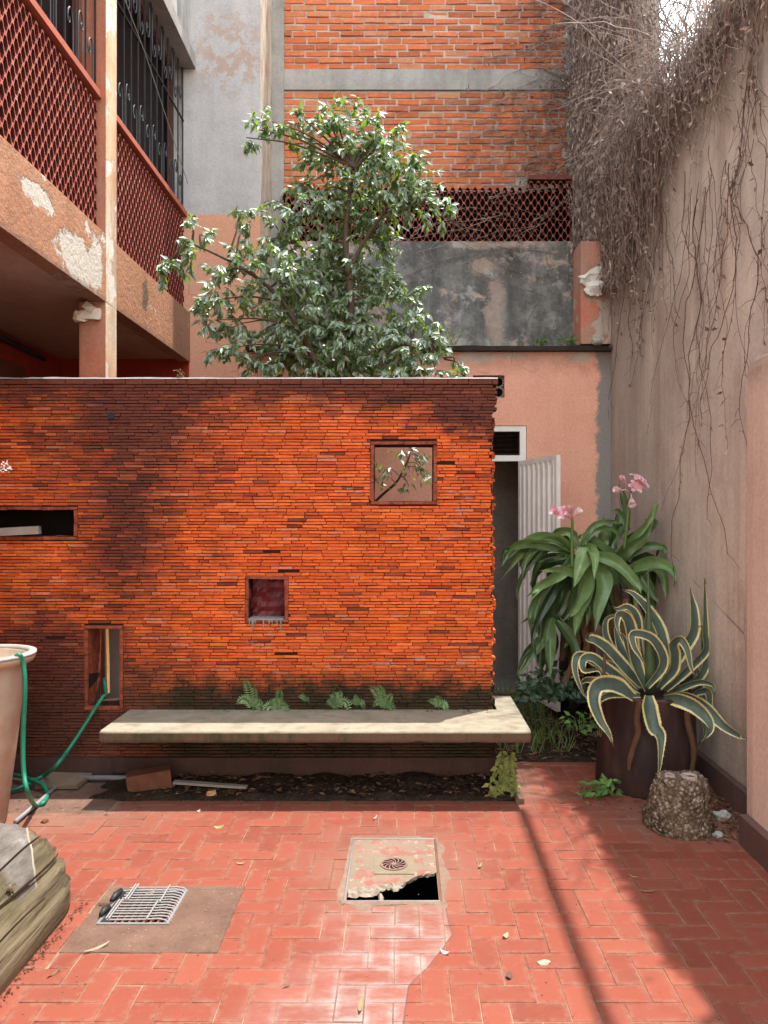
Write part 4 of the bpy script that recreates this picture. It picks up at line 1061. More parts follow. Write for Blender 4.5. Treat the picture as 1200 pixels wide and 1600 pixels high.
for ca, ya, yb, r_ in ((.62, 1.9, 3.36, .0075), (.97, 2.5, 3.40, .004), (.34, 2.2, 3.1, .003), (1.22, 1.8, 2.9, .004)):
    mb = MB(); pts = []
    for i in range(40):
        y = lerp(ya, yb, i / 39); a = ca + .08 * mnoise.noise((y * 2.5, ca, 0)); q = rr * (1 + .05 * mnoise.noise((math.cos(a) * 1.5, math.sin(a) * 1.5, y * 1.5))) * (1 - .22 * max(0, (y - 3.2) / .23) ** 2.2) - .004
        pts.append((cx + q * math.cos(a), y, cz + q * math.sin(a)))
    mb.tube(pts, [r_ * (.25 + .75 * math.sin(math.pi * i / 39)) for i in range(40)], 5); mb.build('crack', LOGC, log)
# ------------------------------------------------------------------ planter pot and hose
def m_pot():
    h = H('faded_terracotta_pot')
    col = h.ramp(h.noise(3.5, 6, .65), [(.3, c4((160, 118, 96))), (.5, c4((176, 148, 126))), (.7, c4((186, 172, 154)))])
    col = h.mix(h.ramp(h.noise(7, 5, .7, st=(1, 1, .25)), [(.5, 0.0), (.7, .6)]), col, c4((178, 168, 158)))
    h.bump(h.noise(50, 5), .3, .004); return h.done(col, .85, .2)
POT = m_pot()
pot = thing('planter_pot', (-2.34, 4.2, 0), 'tall faded terracotta pot with pale rim cut by the left edge', 'plant pot')
mb = MB(); pc = (-2.335, 4.2, .004)
mb.lathe([(0, 0), (.145, 0), (.15, .01), (.2, .42), (.248, .855), (.252, .87), (.285, .885), (.297, .91), (.292, .925), (.268, .928), (.25, .91), (.235, .80), (0, .80)], 48, pc, .008)
mb.build('pot', POT, pot, smooth=True)
mb = MB(); mb.lathe([(.287, .916), (.300, .922), (.300, .934), (.262, .938), (.258, .92)], 48, pc, .015); mb.build('lime_rim', STONE, pot, smooth=True)
mb = MB(); mb.lathe([(0, .815), (.12, .825), (.236, .81)], 24, pc, .1); mb.build('soil', SOIL, pot)
HOSE = plain('green_hose', c4((22, 122, 92)), .4, .5, sc=30, var=.2, bump=.05)
hose = MB()
hp = [(-2.12, 4.12, .88), (-2.06, 4.11, .945), P(36, 1036, 4.13), P(39, 1075, 4.12), P(36, 1150, 4.12), P(37, 1205, 4.1), P(44, 1240, 4.08)]
hp += [G(56, 1259, .02), G(68, 1254, .02), G(74, 1240, .02), G(66, 1226, .05), G(45, 1217, .06), G(10, 1208, .03), G(-40, 1204, .02)]
hose.tube(spline(hp, 7), .0125, 8)
hp = [P(163, 1060, 5.12), P(165, 1083, 5.04), P(160, 1090, 4.93), P(147, 1110, 4.90), P(128, 1140, 4.86), P(108, 1170, 4.80), P(88, 1196, 4.66), G(68, 1212, .055), G(40, 1227, .04), G(5, 1238, .018), G(-40, 1240, .018)]
hose.tube(spline(hp, 7), .0125, 8)
tag(hose.build('garden_hose', HOSE, smooth=True), 'green hose hanging from the terracotta pot and threaded through the tall wall slot', 'hose')
mb = MB(); mb.tube(spline([P(166, 965, 5.22), P(168, 1030, 5.20), P(168.5, 1083, 5.17)], 3), .013, 4)
tag(mb.build('wooden_stick', WOODL), 'pale wooden stick standing upright in the tall wall slot', 'stick')
mb = MB(); mb.obox(P(178, 1015, 5.6), .13, .02, .9, None, .001)
tag(mb.build('board', BOARD), 'grey board leaning upright behind the tall wall slot', 'board')
mb = MB(); mb.obox(P(8, 831, 4.93), .42, .07, .05, Matrix.Rotation(rad(10), 3, 'Z') @ Matrix.Rotation(rad(-3), 3, 'Y'), .002)
tag(mb.build('plank', WOODG), 'grey weathered plank end poking into the long wall slot at the left', 'plank')
mb = MB(); mb.obox((-2.125, 4.82, .026), .26, .22, .03, Matrix.Rotation(rad(-2), 3, 'Z'), .003)
tag(mb.build('paving_slab', SLAB), 'loose tan slab lying at the foot of the wall under the hose', 'slab')
mb = MB(); mb.tube([(-2.05, 4.86, .03), (-1.7, 4.86, .03), (-1.58, 4.865, .032)], .016, 8)
tag(mb.build('conduit', PVC, smooth=True), 'grey conduit running along the wall foot towards the brown block', 'pipe')
mb = MB(); mb.tube([G(96, 1222, .02), G(60, 1254, .02), G(24, 1284, .02)], [.012, .012, .013], 8)
tag(mb.build('pipe_piece', PVC, smooth=True), 'short grey pipe lying on the tiles crossed by the hose loop', 'pipe')
mb = MB(); bl = G(232, 1236, 0); mb.obox((-1.56, 4.72, .07), .26, .12, .105, Matrix.Rotation(rad(17), 3, 'Z') @ Matrix.Rotation(rad(-4), 3, 'Y'), .006)
tag(mb.build('brown_block', BROWNB), 'worn brown block lying under the left end of the bench', 'block')
mb = MB(); mb.obox((-1.18, 4.70, .045), .46, .035, .014, Matrix.Rotation(rad(-5), 3, 'Z') @ Matrix.Rotation(rad(2), 3, 'Y'), .002)
tag(mb.build('wooden_lath', WOODG), 'thin grey lath lying on the soil under the bench', 'lath')
mb = MB(); mb.obox(G(330, 1240, .025), .05, .03, .02, Matrix.Rotation(.5, 3, 'Z'), .006)
tag(mb.build('wood_chip', WOODL), 'small pale wood chip on the dark soil below the bench', 'chip')

# ------------------------------------------------------------------ concrete block with pipe ends, stones
blk = thing('concrete_block', G(1058, 1300), 'rough bucket-shaped lump of pebbly concrete with pipe ends in its top', 'concrete block')
def m_pebble():
    h = H('pebbly_concrete'); v = h.voro(60); c = h.voro(60, out='Color'); hs_ = h.n('ShaderNodeRGBToBW'); h.put(hs_.inputs[0], c)
    col = h.ramp(hs_.outputs[0], [(.2, c4((84, 72, 60))), (.5, c4((130, 114, 98))), (.8, c4((176, 162, 148)))])
    col = h.mix(h.ramp(v, [(.35, 0.0), (.7, .85)]), col, c4((54, 44, 38)))
    col = h.mix(h.ramp(h.noise(6, 5, .7), [(.4, .5), (.6, 0.0)]), col, c4((112, 90, 66)))
    h.bump(h.math('SUBTRACT', 1.0, v), 1, .012); return h.done(col, .95, .2)
PEB = m_pebble()
bc = Vector((1.50, 4.18, 0)); n1, n2 = 96, 60; vs_ = []; mb = MB()
prof = [(.0, .178), (.03, .184), (.14, .170), (.21, .152), (.25, .142), (.276, .122), (.284, .07), (.280, 0)]
def pr_at(u):
    u *= len(prof) - 1; k = min(int(u), len(prof) - 2); u -= k; return lerp(prof[k][0], prof[k + 1][0], u), lerp(prof[k][1], prof[k + 1][1], u)
for j in range(n2 + 1):
    z, r_ = pr_at(j / n2)
    for i in range(n1):
        a = 2 * math.pi * i / n1; p = Vector((math.cos(a) * r_, math.sin(a) * r_, z))
        d = .026 * mnoise.noise(p * 6) + .013 * mnoise.noise(p * 26) + .007 * mnoise.noise(p * 75)
        q = Vector((math.cos(a), math.sin(a), .3 if j < 42 else 1.5)).normalized()
        vs_.append(bc + p + q * d * (min(1, r_ / .05)))
mb.add(vs_, [(j * n1 + i, j * n1 + (i + 1) % n1, (j + 1) * n1 + (i + 1) % n1, (j + 1) * n1 + i) for j in range(n2) for i in range(n1)])
mb.build('body', PEB, blk, smooth=True)
PIPEW = plain('pinkish_pvc', c4((178, 156, 150)), .6, .3)
for dx, dy, r_ in ((.035, -.055, .041), (-.065, -.045, .026)):
    mb = MB(); mb.lathe([(r_, .24), (r_, .298), (r_ - .005, .300), (r_ - .006, .276), (0, .274)], 24, (bc.x + dx, bc.y + dy, 0)); mb.build('pipe_end', PIPEW, blk, smooth=True)
def stone(name, c, r, label, m=STONE, sq=.7, cat='stone', seed=0):
    mb = MB(); vs_ = []; n = 12
    for j in range(n + 1):
        th = math.pi * j / n
        for i in range(16):
            a = 2 * math.pi * i / 16; p = Vector((math.sin(th) * math.cos(a), math.sin(th) * math.sin(a), math.cos(th)))
            vs_.append(Vector(c) + Vector((p.x, p.y, p.z * sq)) * r * (1 + .35 * mnoise.noise(p * 1.3 + Vector((seed, 0, 0))) + .15 * mnoise.noise(p * 4 + Vector((seed, 0, 3)))))
    mb.add(vs_, [(j * 16 + i, (j + 1) * 16 + i, (j + 1) * 16 + (i + 1) % 16, j * 16 + (i + 1) % 16) for j in range(n) for i in range(16)])
    return tag(mb.build(name, m), label, cat)
stone('stone', P(1131, 1278, 4.30) , .055, 'pale broken stone between the pebbly block and the low pier', seed=3)
stone('stone', G(1122, 1304, .012), .024, 'tiny grey pebble in front of the pale stone beside the pier', seed=8)
stone('stone', G(70, 1283, .008), .018, 'small dark stone beside the far end of the log', BROWNB, seed=5)
stone('stone', (1.80, 7.14, 3.30), .05, 'white lump lying on the annex roof edge by the beige wall', seed=6)
# fragment of torn white plaster hanging at the corner
mb = MB(); sp = [P(915, 420, 7.15), P(922, 440, 7.12), P(925, 470, 7.14)]
vs_ = []
for j in range(8):
    for i in range(5):
        u, v = i / 4, j / 7; x = lerp(905, 940, u) + 14 * v * (1 - u) ; y = lerp(432, 462, v) - 18 * u * (1 - v)
        vs_.append(P(x + R.uniform(-3, 3), y + R.uniform(-3, 3), 7.12 + .05 * mnoise.noise((u * 3, v * 4, 1))))
mb.add(vs_, [(j * 5 + i, j * 5 + i + 1, j * 5 + i + 6, j * 5 + i + 5) for j in range(7) for i in range(4)])
mb.add([v + Vector((0, .012, 0)) for v in vs_], [(j * 5 + i, j * 5 + i + 5, j * 5 + i + 6, j * 5 + i + 1) for j in range(7) for i in range(4)])
tag(mb.build('torn_plaster', PLASTER_W), 'white flap of torn plaster hanging in the corner below the creeper', 'plaster flap')
mb = MB(); cells(mb, breaks(1.66, 1.945), breaks(3.29, 4.25), lambda x, z: True, 7.18, 7.5)
tag(mb.build('corner_stub', plaster('salmon_stub', c4((206, 128, 104)), c4((176, 150, 136)), c4((120, 100, 92)), .5, patch=c4((190, 176, 166)), cover=.52)), 'worn salmon wall stub in the corner above the annex roof', 'wall')

# ------------------------------------------------------------------ leaf materials
def m_leaf(name, a, b, tr, ft=.35, rough=.38, spec=.5, edge=None):
    h = H(name); t = h.attr('tint'); col = h.ramp(t, [(0, a), (.85, b), (1, b)])
    col = h.mix(1, col, h.ramp(h.noise(30, 3), [(.3, .8), (.7, 1.15)]), 'MULTIPLY')
    if edge: col = edge(h, col)
    h.done(col, rough, spec); h.translucent(h.mix(t, tr, tr), ft); return h.mat
TREEL = m_leaf('glossy_tree_leaf', c4((56, 78, 56)), c4((112, 138, 84)), c4((150, 186, 50)), .38, .50, 1.0)
TREEL.node_tree.nodes['Principled BSDF'].inputs['IOR'].default_value = 2.1
BARK = plain('grey_brown_bark', c4((88, 72, 62)), .9, .2, sc=20, var=.35, bump=.5)
def e_crin(h, col):
    e = h.attr('edge'); return h.mix(h.ramp(h.noise(40, 4, .6, st=(1, 1, .3)), [(.5, 0.0), (.8, .3)]), col, c4((104, 130, 72)))
CRIN = m_leaf('strap_leaf_green', c4((32, 56, 32)), c4((118, 146, 92)), c4((110, 150, 50)), .12, .34, .5, e_crin)
def e_agave(h, col):
    e = h.attr('edge'); o = h.noise(16, 4, .6, st=(1, 1, .4))
    g = h.ramp(o, [(.3, c4((62, 80, 72))), (.7, c4((92, 108, 96)))])
    y = h.ramp(h.noise(9, 3), [(.35, c4((214, 198, 130))), (.6, c4((226, 218, 164))), (.75, c4((212, 164, 92)))])
    return h.mix(h.mr(h.math('ADD', e, h.math('MULTIPLY', h.math('SUBTRACT', h.noise(18, 4, .7), .5), .22)), .69, .76), h.mix(h.ramp(h.noise(60, 4, .7), [(.6, 0.0), (.75, .4)]), g, c4((150, 156, 130))), y)
AGAVE = m_leaf('striped_agave_leaf', c4((70, 88, 80)), c4((70, 88, 80)), c4((120, 130, 60)), .06, .5, .35, e_agave)
SPIKE = m_leaf('agave_spike', c4((78, 98, 62)), c4((96, 116, 76)), c4((120, 140, 60)), .1, .5)
DRYL = m_leaf('dry_brown_leaf', c4((72, 50, 38)), c4((132, 100, 76)), c4((160, 110, 60)), .15, .8, .2)
FERN = m_leaf('fern_leaf', c4((80, 116, 74)), c4((142, 170, 118)), c4((130, 170, 70)), .25, .55)
WEED = m_leaf('weed_leaf', c4((58, 92, 44)), c4((112, 148, 76)), c4((130, 170, 60)), .25, .55)
YELW = m_leaf('yellow_green_leaf', c4((104, 116, 52)), c4((150, 150, 84)), c4((160, 170, 60)), .25, .55)
DARKG = m_leaf('dull_green_leaf', c4((44, 66, 48)), c4((78, 104, 76)), c4((90, 120, 50)), .15, .5)
GRASS = m_leaf('grass_blade', c4((70, 92, 44)), c4((120, 136, 74)), c4((130, 150, 60)), .25, .6)
STRAW = m_leaf('straw', c4((134, 114, 86)), c4((156, 140, 112)), c4((200, 180, 130)), .2, .8)
PETAL = m_leaf('pink_petal', c4((232, 172, 188)), c4((246, 222, 226)), c4((240, 170, 190)), .35, .6)
PETW = m_leaf('white_petal', c4((240, 220, 222)), c4((246, 236, 234)), c4((250, 220, 225)), .35, .6)
CREAM = m_leaf('cream_petal', c4((158, 148, 118)), c4((168, 160, 136)), c4((150, 140, 120)), .2, .7)
TWIG = plain('dry_twig', c4((152, 134, 126)), .9, .2, sc=9, var=.75)
TWIGD = plain('dark_twig', c4((104, 78, 70)), .9, .2, sc=8, var=.3)
STALK = plain('green_stalk', c4((92, 118, 62)), .6, .3, sc=20, var=.2)

# ------------------------------------------------------------------ tree behind the wall
RT = random.Random(21)
tree = thing('ficus_tree', (-.45, 6.15, 0), 'glossy small-leaved tree rising behind the orange brick wall', 'tree')
blobs = [(545,205,42,0),(492,195,30,0),(450,203,24,.1),(405,203,24,.1),(580,240,48,0),(540,272,52,.2),(628,270,42,-.1),(658,318,30,-.2),(690,342,16,-.2),(598,312,46,0),(505,300,46,.1),(478,340,42,0),(450,378,46,.1),(392,345,26,.1),(375,330,20,.1),(548,362,52,.3),(592,382,36,.2),(400,430,46,0),(345,440,40,-.2),(300,398,28,-.3),(272,402,20,-.3),(256,418,12,-.3),(440,440,56,-.1),(500,425,56,.2),(560,440,54,.1),(604,470,42,0),(452,500,56,-.1),(520,510,64,.1),(582,522,56,0),(640,522,42,-.2),(680,545,30,-.3),(708,572,14,-.3),(378,505,38,-.2),(335,500,26,-.3),(400,560,34,-.2),(460,565,56,0),(540,570,58,0),(612,570,46,-.2),(660,580,30,-.3),(300,362,16,-.3),(630,450,26,.1),(505,240,36,.2),(565,320,46,.3),(520,455,60,.4),(480,540,60,.4),(560,580,60,.4),(600,225,34,0),(640,262,36,-.1),(668,300,24,-.1),(515,185,26,0),(640,300,30,0),(425,190,16,0),(385,215,12,0),(250,425,12,-.3),(320,370,16,-.2),(370,560,16,-.3),(345,545,16,-.3),(720,585,10,-.3),(690,520,14,-.3),(650,490,16,-.2),(700,320,10,-.2),(470,182,10,0),(530,190,14,0),(590,205,16,0),(330,470,20,-.3)]
base = Vector((-.43, 6.15, 0)); TY = 6.15
tr = MB()
trunk = spline([base, P(548, 640, 6.2), P(540, 560, 6.18), P(548, 470, 6.15), P(540, 380, 6.2), P(545, 310, 6.15), P(556, 262, 6.1)], 6)
tr.tube(trunk, [lerp(.055, .008, i / (len(trunk) - 1)) for i in range(len(trunk))], 8)
t2 = spline([base + Vector((-.05, 0, 0)), P(525, 650, 6.1), P(490, 560, 6.05), P(440, 470, 6.0), P(380, 420, 6.0), P(300, 380, 5.85)], 6)
tr.tube(t2, [lerp(.04, .006, i / (len(t2) - 1)) for i in range(len(t2))], 7)
t3 = spline([base + Vector((.05, 0, 0)), P(575, 700, 6.0), P(585, 600, 5.95), P(620, 540, 5.9), P(690, 560, 5.85)], 6)
tr.tube(t3, [lerp(.03, .005, i / (len(t3) - 1)) for i in range(len(t3))], 6)
t4 = spline([P(542, 430, 6.15), P(580, 360, 6.1), P(630, 310, 6.0), P(690, 340, 5.95)], 6)
tr.tube(t4, [lerp(.018, .004, i / (len(t4) - 1)) for i in range(len(t4))], 6)
skel = trunk[10:] + t2[8:] + t3[8:] + t4[2:]
crown = MB()
def put_leaf(p, d, L):
    up = Vector((RT.gauss(0, .45), RT.gauss(-.95, .5), .85)).normalized()
    dd = (d + Vector((RT.gauss(0, .45), RT.gauss(0, .45), RT.gauss(-.8, .45)))).normalized()
    t = min(1, max(0, RT.gauss(.35, .22))); t = 1.0 if RT.random() < .03 else t
    crown.leaf(p, dd, up, L * RT.uniform(.55, 1.25), L * RT.uniform(.38, .55), t, .16)
def spray(c, d, ln, nl):
    """a twig with alternating drooping leaves"""
    p = c.copy(); d = d.normalized(); pts = [p.copy()]
    for i in range(6):
        d = (d + Vector((RT.gauss(0, .12), RT.gauss(0, .12), RT.gauss(-.10, .08)))).normalized(); p = p + d * ln / 6; pts.append(p.copy())
    tr.tube(pts, [.0035 * (1 - .11 * i) for i in range(7)], 3, cap=False)
    for i in range(nl):
        u = RT.uniform(.1, 1) * 5.99; k = int(u); q = pts[k].lerp(pts[k + 1], u - k)
        sdv = Vector((RT.gauss(0, 1), RT.gauss(0, 1), RT.gauss(0, .5))).normalized()
        put_leaf(q, (pts[k + 1] - pts[k]).normalized() * .6 + sdv * .8, .074)
for (x, y, r_, dy) in blobs:
    Yc = TY + dy; c = P(x, y, Yc); rm = r_ * Yc / F
    s0 = min(skel, key=lambda q: (q - c).length + max(0, q.z - c.z) * .8)
    mid = s0.lerp(c, .55) + Vector((RT.uniform(-.05, .05), RT.uniform(-.05, .05), .04))
    br = spline([s0, mid, c], 5); tr.tube(br, [lerp(.010, .004, i / (len(br) - 1)) for i in range(len(br))], 5, cap=False)
    for k in range(max(3, int(rm * rm * 410))):
        dd = Vector((RT.gauss(0, 1), RT.gauss(0, .9), RT.gauss(.1, .8))).normalized()
        off = dd * rm * RT.uniform(0, .75)
        spray(c + off, dd + Vector((0, 0, .25)), rm * RT.uniform(.45, .8) + .03, RT.randint(12, 19))
# low limb seen through the square opening
lb = spline([P(540, 830, 6.1), P(592, 778, 5.75), P(618, 755, 5.6), P(630, 735, 5.55), P(640, 712, 5.5)], 4); tr.tube(lb, [.012 - .0004 * i for i in range(len(lb))], 6)
for (x, y), k in (((600, 735), 12), ((598, 748), 10), ((628, 708), 14), ((645, 705), 12), ((655, 718), 14), ((662, 735), 16), ((640, 735), 12), ((638, 758), 10), ((668, 742), 8)):
    c = P(x, y, 5.55); s0 = min(lb, key=lambda q: (q - c).length); tr.tube(spline([s0, s0.lerp(c, .5) + Vector((0, 0, .03)), c], 3), .003, 3, cap=False)
    for i in range(k): put_leaf(c + Vector((RT.gauss(0, .035), RT.gauss(0, .05), RT.gauss(0, .03))), Vector((RT.gauss(0, 1), RT.gauss(0, 1), -.3)), .06)
tr.build('trunk', BARK, tree, smooth=True)
crown.build('crown', TREEL, tree, kind='stuff')
print('tree leaves', len(crown.f) // 4)
# ------------------------------------------------------------------ agave in a dark drum
C5 = lambda x, y: (880 + x / 3.75, 860 + y / 3.75)
AGY = 4.85
ag_pot = thing('drum_pot', (1.545, 4.87, 0), 'dark brown rusty drum holding the striped agave', 'plant pot')
def m_drum():
    h = H('dark_rusty_drum'); col = h.ramp(h.noise(5, 6, .7, st=(1, 1, .3)), [(.3, c4((36, 26, 26))), (.5, c4((58, 40, 37))), (.64, c4((82, 56, 46))), (.78, c4((124, 90, 72)))])
    h.bump(h.noise(30, 5), .4, .006); return h.done(col, .6, .35)
DRUM = m_drum()
mb = MB(); mb.lathe([(0, .002), (.312, .002), (.316, .012), (.30, .3), (.285, .56), (.294, .575), (.285, .59), (.27, .58), (.265, .52), (0, .53)], 48, (1.545, 4.87, 0), .035); mb.build('drum', DRUM, ag_pot, smooth=True)
mb = MB(); mb.lathe([(0, .55), (.15, .55), (.268, .535)], 24, (1.545, 4.87, 0), .1); mb.build('soil', SOIL, ag_pot)
ag = thing('agave_plant', (1.545, 4.87, .55), 'large yellow-edged striped agave with curling leaves in the dark drum', 'plant')
def tip(u): return 1 - max(0, (u - .55) / .45) ** 1.7 if u < 1 else .02
def tipw(u): return (1 - max(0, (u - .3) / .7) ** 1.5) * min(1, .55 + u * 3)
AL = [  # control points, width px (in the enlarged crop), depth offset of each end, twist
 ([(490,820),(420,640),(395,470),(370,395),(325,375),(315,440),(345,520)], 76, (0,-.16), (.3,-.2)),
 ([(560,780),(590,640),(565,470),(490,340),(410,255),(352,232)], 82, (.05,.12), (.2,.4)),
 ([(450,790),(360,690),(260,580),(190,530),(140,515),(150,490),(185,480)], 74, (0,-.1), (.35,.7)),
 ([(440,820),(330,740),(230,680),(130,625),(80,625),(70,700),(100,800),(155,895)], 62, (0,-.12), (.5,.1)),
 ([(410,862),(330,800),(260,780),(195,800),(178,880),(215,990),(265,1070),(292,1140)], 92, (-.22,-.42), (.4,-.1)),
 ([(500,850),(505,930),(530,1030),(565,1080),(572,1160),(557,1360)], 88, (-.32,-.46), (0,.1)),
 ([(590,862),(680,872),(770,915),(840,985),(862,1050),(820,1115)], 84, (-.24,-.42), (.35,-.1)),
 ([(600,850),(720,862),(830,920),(930,1020),(1030,1085),(1110,1110)], 74, (-.05,-.58), (.2,.1)),
 ([(620,830),(760,770),(860,690),(888,600),(862,510),(835,455),(800,462),(810,520),(860,560)], 58, (.05,.1), (.35,0)),
 ([(600,820),(720,705),(860,590),(945,490),(980,380),(968,260),(945,170)], 56, (.05,.05), (.3,.2)),
 ([(610,720),(690,590),(760,480),(765,360),(755,290),(745,225)], 78, (.05,.14), (.2,.1)),
 ([(560,800),(640,700),(650,610),(640,550),(685,522),(725,580),(748,680),(772,735)], 70, (0,-.2), (.2,.3)),
 ([(740,850),(820,820),(920,840),(982,920),(960,1010),(930,980)], 46, (.02,-.05), (.3,0)),
 ([(490,800),(575,690),(575,600),(510,510),(410,490),(415,560),(450,620),(490,690)], 60, (-.05,-.22), (.1,.3)),
 ([(600,850),(700,800),(800,770),(900,790),(960,850)], 44, (.02,-.1), (.3,.2)),
 ([(450,850),(350,840),(260,850),(190,900),(160,980)], 46, (-.15,-.35), (.4,.1)),
 ([(480,800),(400,640),(360,520),(330,480)], 40, (.05,.1), (.3,.2)),
 ([(450,800),(380,690),(330,560),(310,480),(300,440)], 70, (.1,.3), (.2,.3)),
 ([(560,810),(620,700),(680,620),(720,540),(735,480)], 66, (.1,.3), (.2,.2)),
 ([(420,850),(300,800),(210,770),(130,760),(90,800)], 60, (-.05,.15), (.3,.3)),
 ([(640,850),(760,830),(860,790),(930,720),(960,640)], 54, (.05,.2), (.3,.2)),
 ([(440,790),(310,620),(250,500),(250,410),(295,385),(300,420)], 44, (.05,.0), (.3,.1)),
 ([(480,780),(440,560),(430,400),(380,335),(320,345),(290,330)], 60, (.08,.0), (.2,.5)),
 ([(430,835),(330,750),(250,690),(170,630),(120,640),(125,700),(210,700),(235,770)], 64, (0,-.2), (.5,.4)),
 ([(540,800),(550,690),(545,560),(520,470)], 60, (.05,.1), (.1,0)),
 ([(470,800),(400,740),(330,700),(270,660),(240,640)], 60, (.1,.25), (.3,.3)),
 ([(590,840),(690,790),(790,720),(830,640)], 60, (.15,.28), (.2,.2)),
 ([(620,850),(700,840),(780,850),(850,920),(900,1010),(890,1080),(790,1140)], 40, (.1,.05), (.2,0)),
]
for pts, wpx, (d0, d1), tw in AL:
    n = len(pts); q = []
    for i, p in enumerate(pts):
        u = i / (n - 1); x, y = C5(*p); v = P(x, y, AGY + lerp(d0, d1, u)); v.x = min(v.x, 1.925); q.append(v)
    sp = spline(q, 9); mb = MB(); wd = wpx / 3.75 * AGY / F * .95
    mb.ribbon(sp, wd * 1.05, None, tw, .22, 10, wp=tipw)
    mb.ribbon([p_ + Vector((0, .006, -.002)) for p_ in sp], wd * 1.0, None, tw, .22, 6, wp=tipw)
    k0 = len(mb.v)
    for i in range(4, len(sp) - 3, 2):                        # marginal teeth
        for q_ in (0, 10):
            a = Vector(mb.v[i * 11 + q_]); b = Vector(mb.v[(i + 1) * 11 + q_]); c_ = Vector(mb.v[i * 11 + 5]); od = (a - c_).normalized()
            mb.add([a, a.lerp(b, .35), a.lerp(b, .4) + od * .006], [(0, 1, 2)], e=[1, 1, 1])
    o = mb.build('leaf', AGAVE, ag, smooth=True)
    m1 = MB(); tl_ = (sp[-1] - sp[-3]).normalized(); m1.tube([sp[-1] - tl_ * .03, sp[-1] - tl_ * .005, sp[-1] + tl_ * .014], [.005, .004, .0006], 5); m1.build('spine', TWIGD, o)
mb = MB(); mb.tube([P(*C5(512, 820), 4.85), P(*C5(508, 700), 4.84), P(*C5(503, 480), 4.83), P(*C5(499, 280), 4.83), P(*C5(497, 80), 4.83)], [.034, .036, .022, .010, .001], 10); mb.build('centre_spike', SPIKE, ag, smooth=True)
mb = MB(); mb.tube([P(*C5(237, 740), 4.65), P(*C5(245, 600), 4.66)], [.012, .008], 6); mb.build('cut_stub', BARK, ag)
for pts in ([(437, 880), (430, 980), (442, 1060), (418, 1150), (402, 1230), (398, 1290)], [(715, 945), (735, 1030), (765, 1120), (775, 1200), (765, 1290)]):
    mb = MB(); mb.ribbon(spline([P(*C5(*p), 4.545) for p in pts], 6), .034, None, (0, 1.2), .5, 4, t=.3, wave=.004); mb.build('dead_leaf', DRYL, ag, smooth=True)

# ------------------------------------------------------------------ crinum lilies
C6 = lambda x, y: (750 + x / 2.667, 560 + y / 2.667)
def lily(nm, loc, label, leaves, stalks, Yc):
    t = thing(nm, loc, label, 'plant')
    more = [([(x + R.gauss(0, 10) + R.uniform(-16, 16) * i_ / 3, y + R.gauss(0, 8) + R.uniform(-10, 26) * i_ / 3) for i_, (x, y) in enumerate(pts)], w_ * R.uniform(.6, .9), d1 + R.uniform(.05, .3), max(0, tt - .25)) for pts, w_, d1, tt in leaves]
    more += [([(x + R.uniform(-30, 30) * i_ / 3, y + 22 * i_ * i_ / 3 + R.uniform(0, 20)) for i_, (x, y) in enumerate(pts)], w_ * R.uniform(.8, 1.0), d1 + R.uniform(-.1, .3), max(0, tt - .15)) for pts, w_, d1, tt in leaves[::2]]
    for pts, wpx, d1, tint in leaves + more:
        n = len(pts); q = []
        for i, p in enumerate(pts):
            u = i / (n - 1); v = P(*C6(*p), Yc + d1 * u); v.x = min(v.x, 1.92); q.append(v)
        mb = MB(); mb.ribbon(spline(q, 7), wpx / 2.667 * Yc / F * 1.08, None, (R.uniform(-.4, .6), R.uniform(-.7, .7)), .05, 6, .26, t=min(1, max(0, tint + R.uniform(-.15, .15))), wp=lambda u: (1 - max(0, (u - .35) / .65) ** 1.6) * (.7 + .3 * min(1, u * 4)), wave=.008)
        mb.build('leaf', CRIN, t, smooth=True)
    for pts, fl in stalks:
        mb = MB(); mb.tube(spline([P(*C6(*p), Yc - .12) for p in pts], 5), .011, 8); st = mb.build('flower_stalk', STALK, t, smooth=True)
        hd = P(*C6(*pts[-1]), Yc - .12)
        for (x, y, op, mt) in fl:
            e = P(*C6(x, y), Yc - .16); f = MB(); d = (e - hd); d = d.normalized()
            f.tube([hd, hd.lerp(e, .5) + Vector((0, 0, .015)), e - d * .01], [.004, .004, .007], 6)
            A = d.orthogonal().normalized(); B = d.cross(A); Lp = .052
            for k in range(6):
                a = k * math.pi / 3 + R.uniform(-.2, .2); o = A * math.cos(a) + B * math.sin(a)
                pp = spline([e - d * .012, e + d * Lp * .35 + o * (.010 + .008 * op), e + d * Lp * .75 + o * (.014 + .03 * op), e + d * Lp * (.95 - .3 * op) + o * (.016 + .055 * op)], 3)
                f.ribbon(pp, .03, o.cross(d), 0, .1, 2, t=R.uniform(.1, .9), wp=lambda u: .35 + 1.1 * math.sin(math.pi * min(.93, .12 + u * .82)))
            f.build('flower', mt, st, smooth=True)
    return t
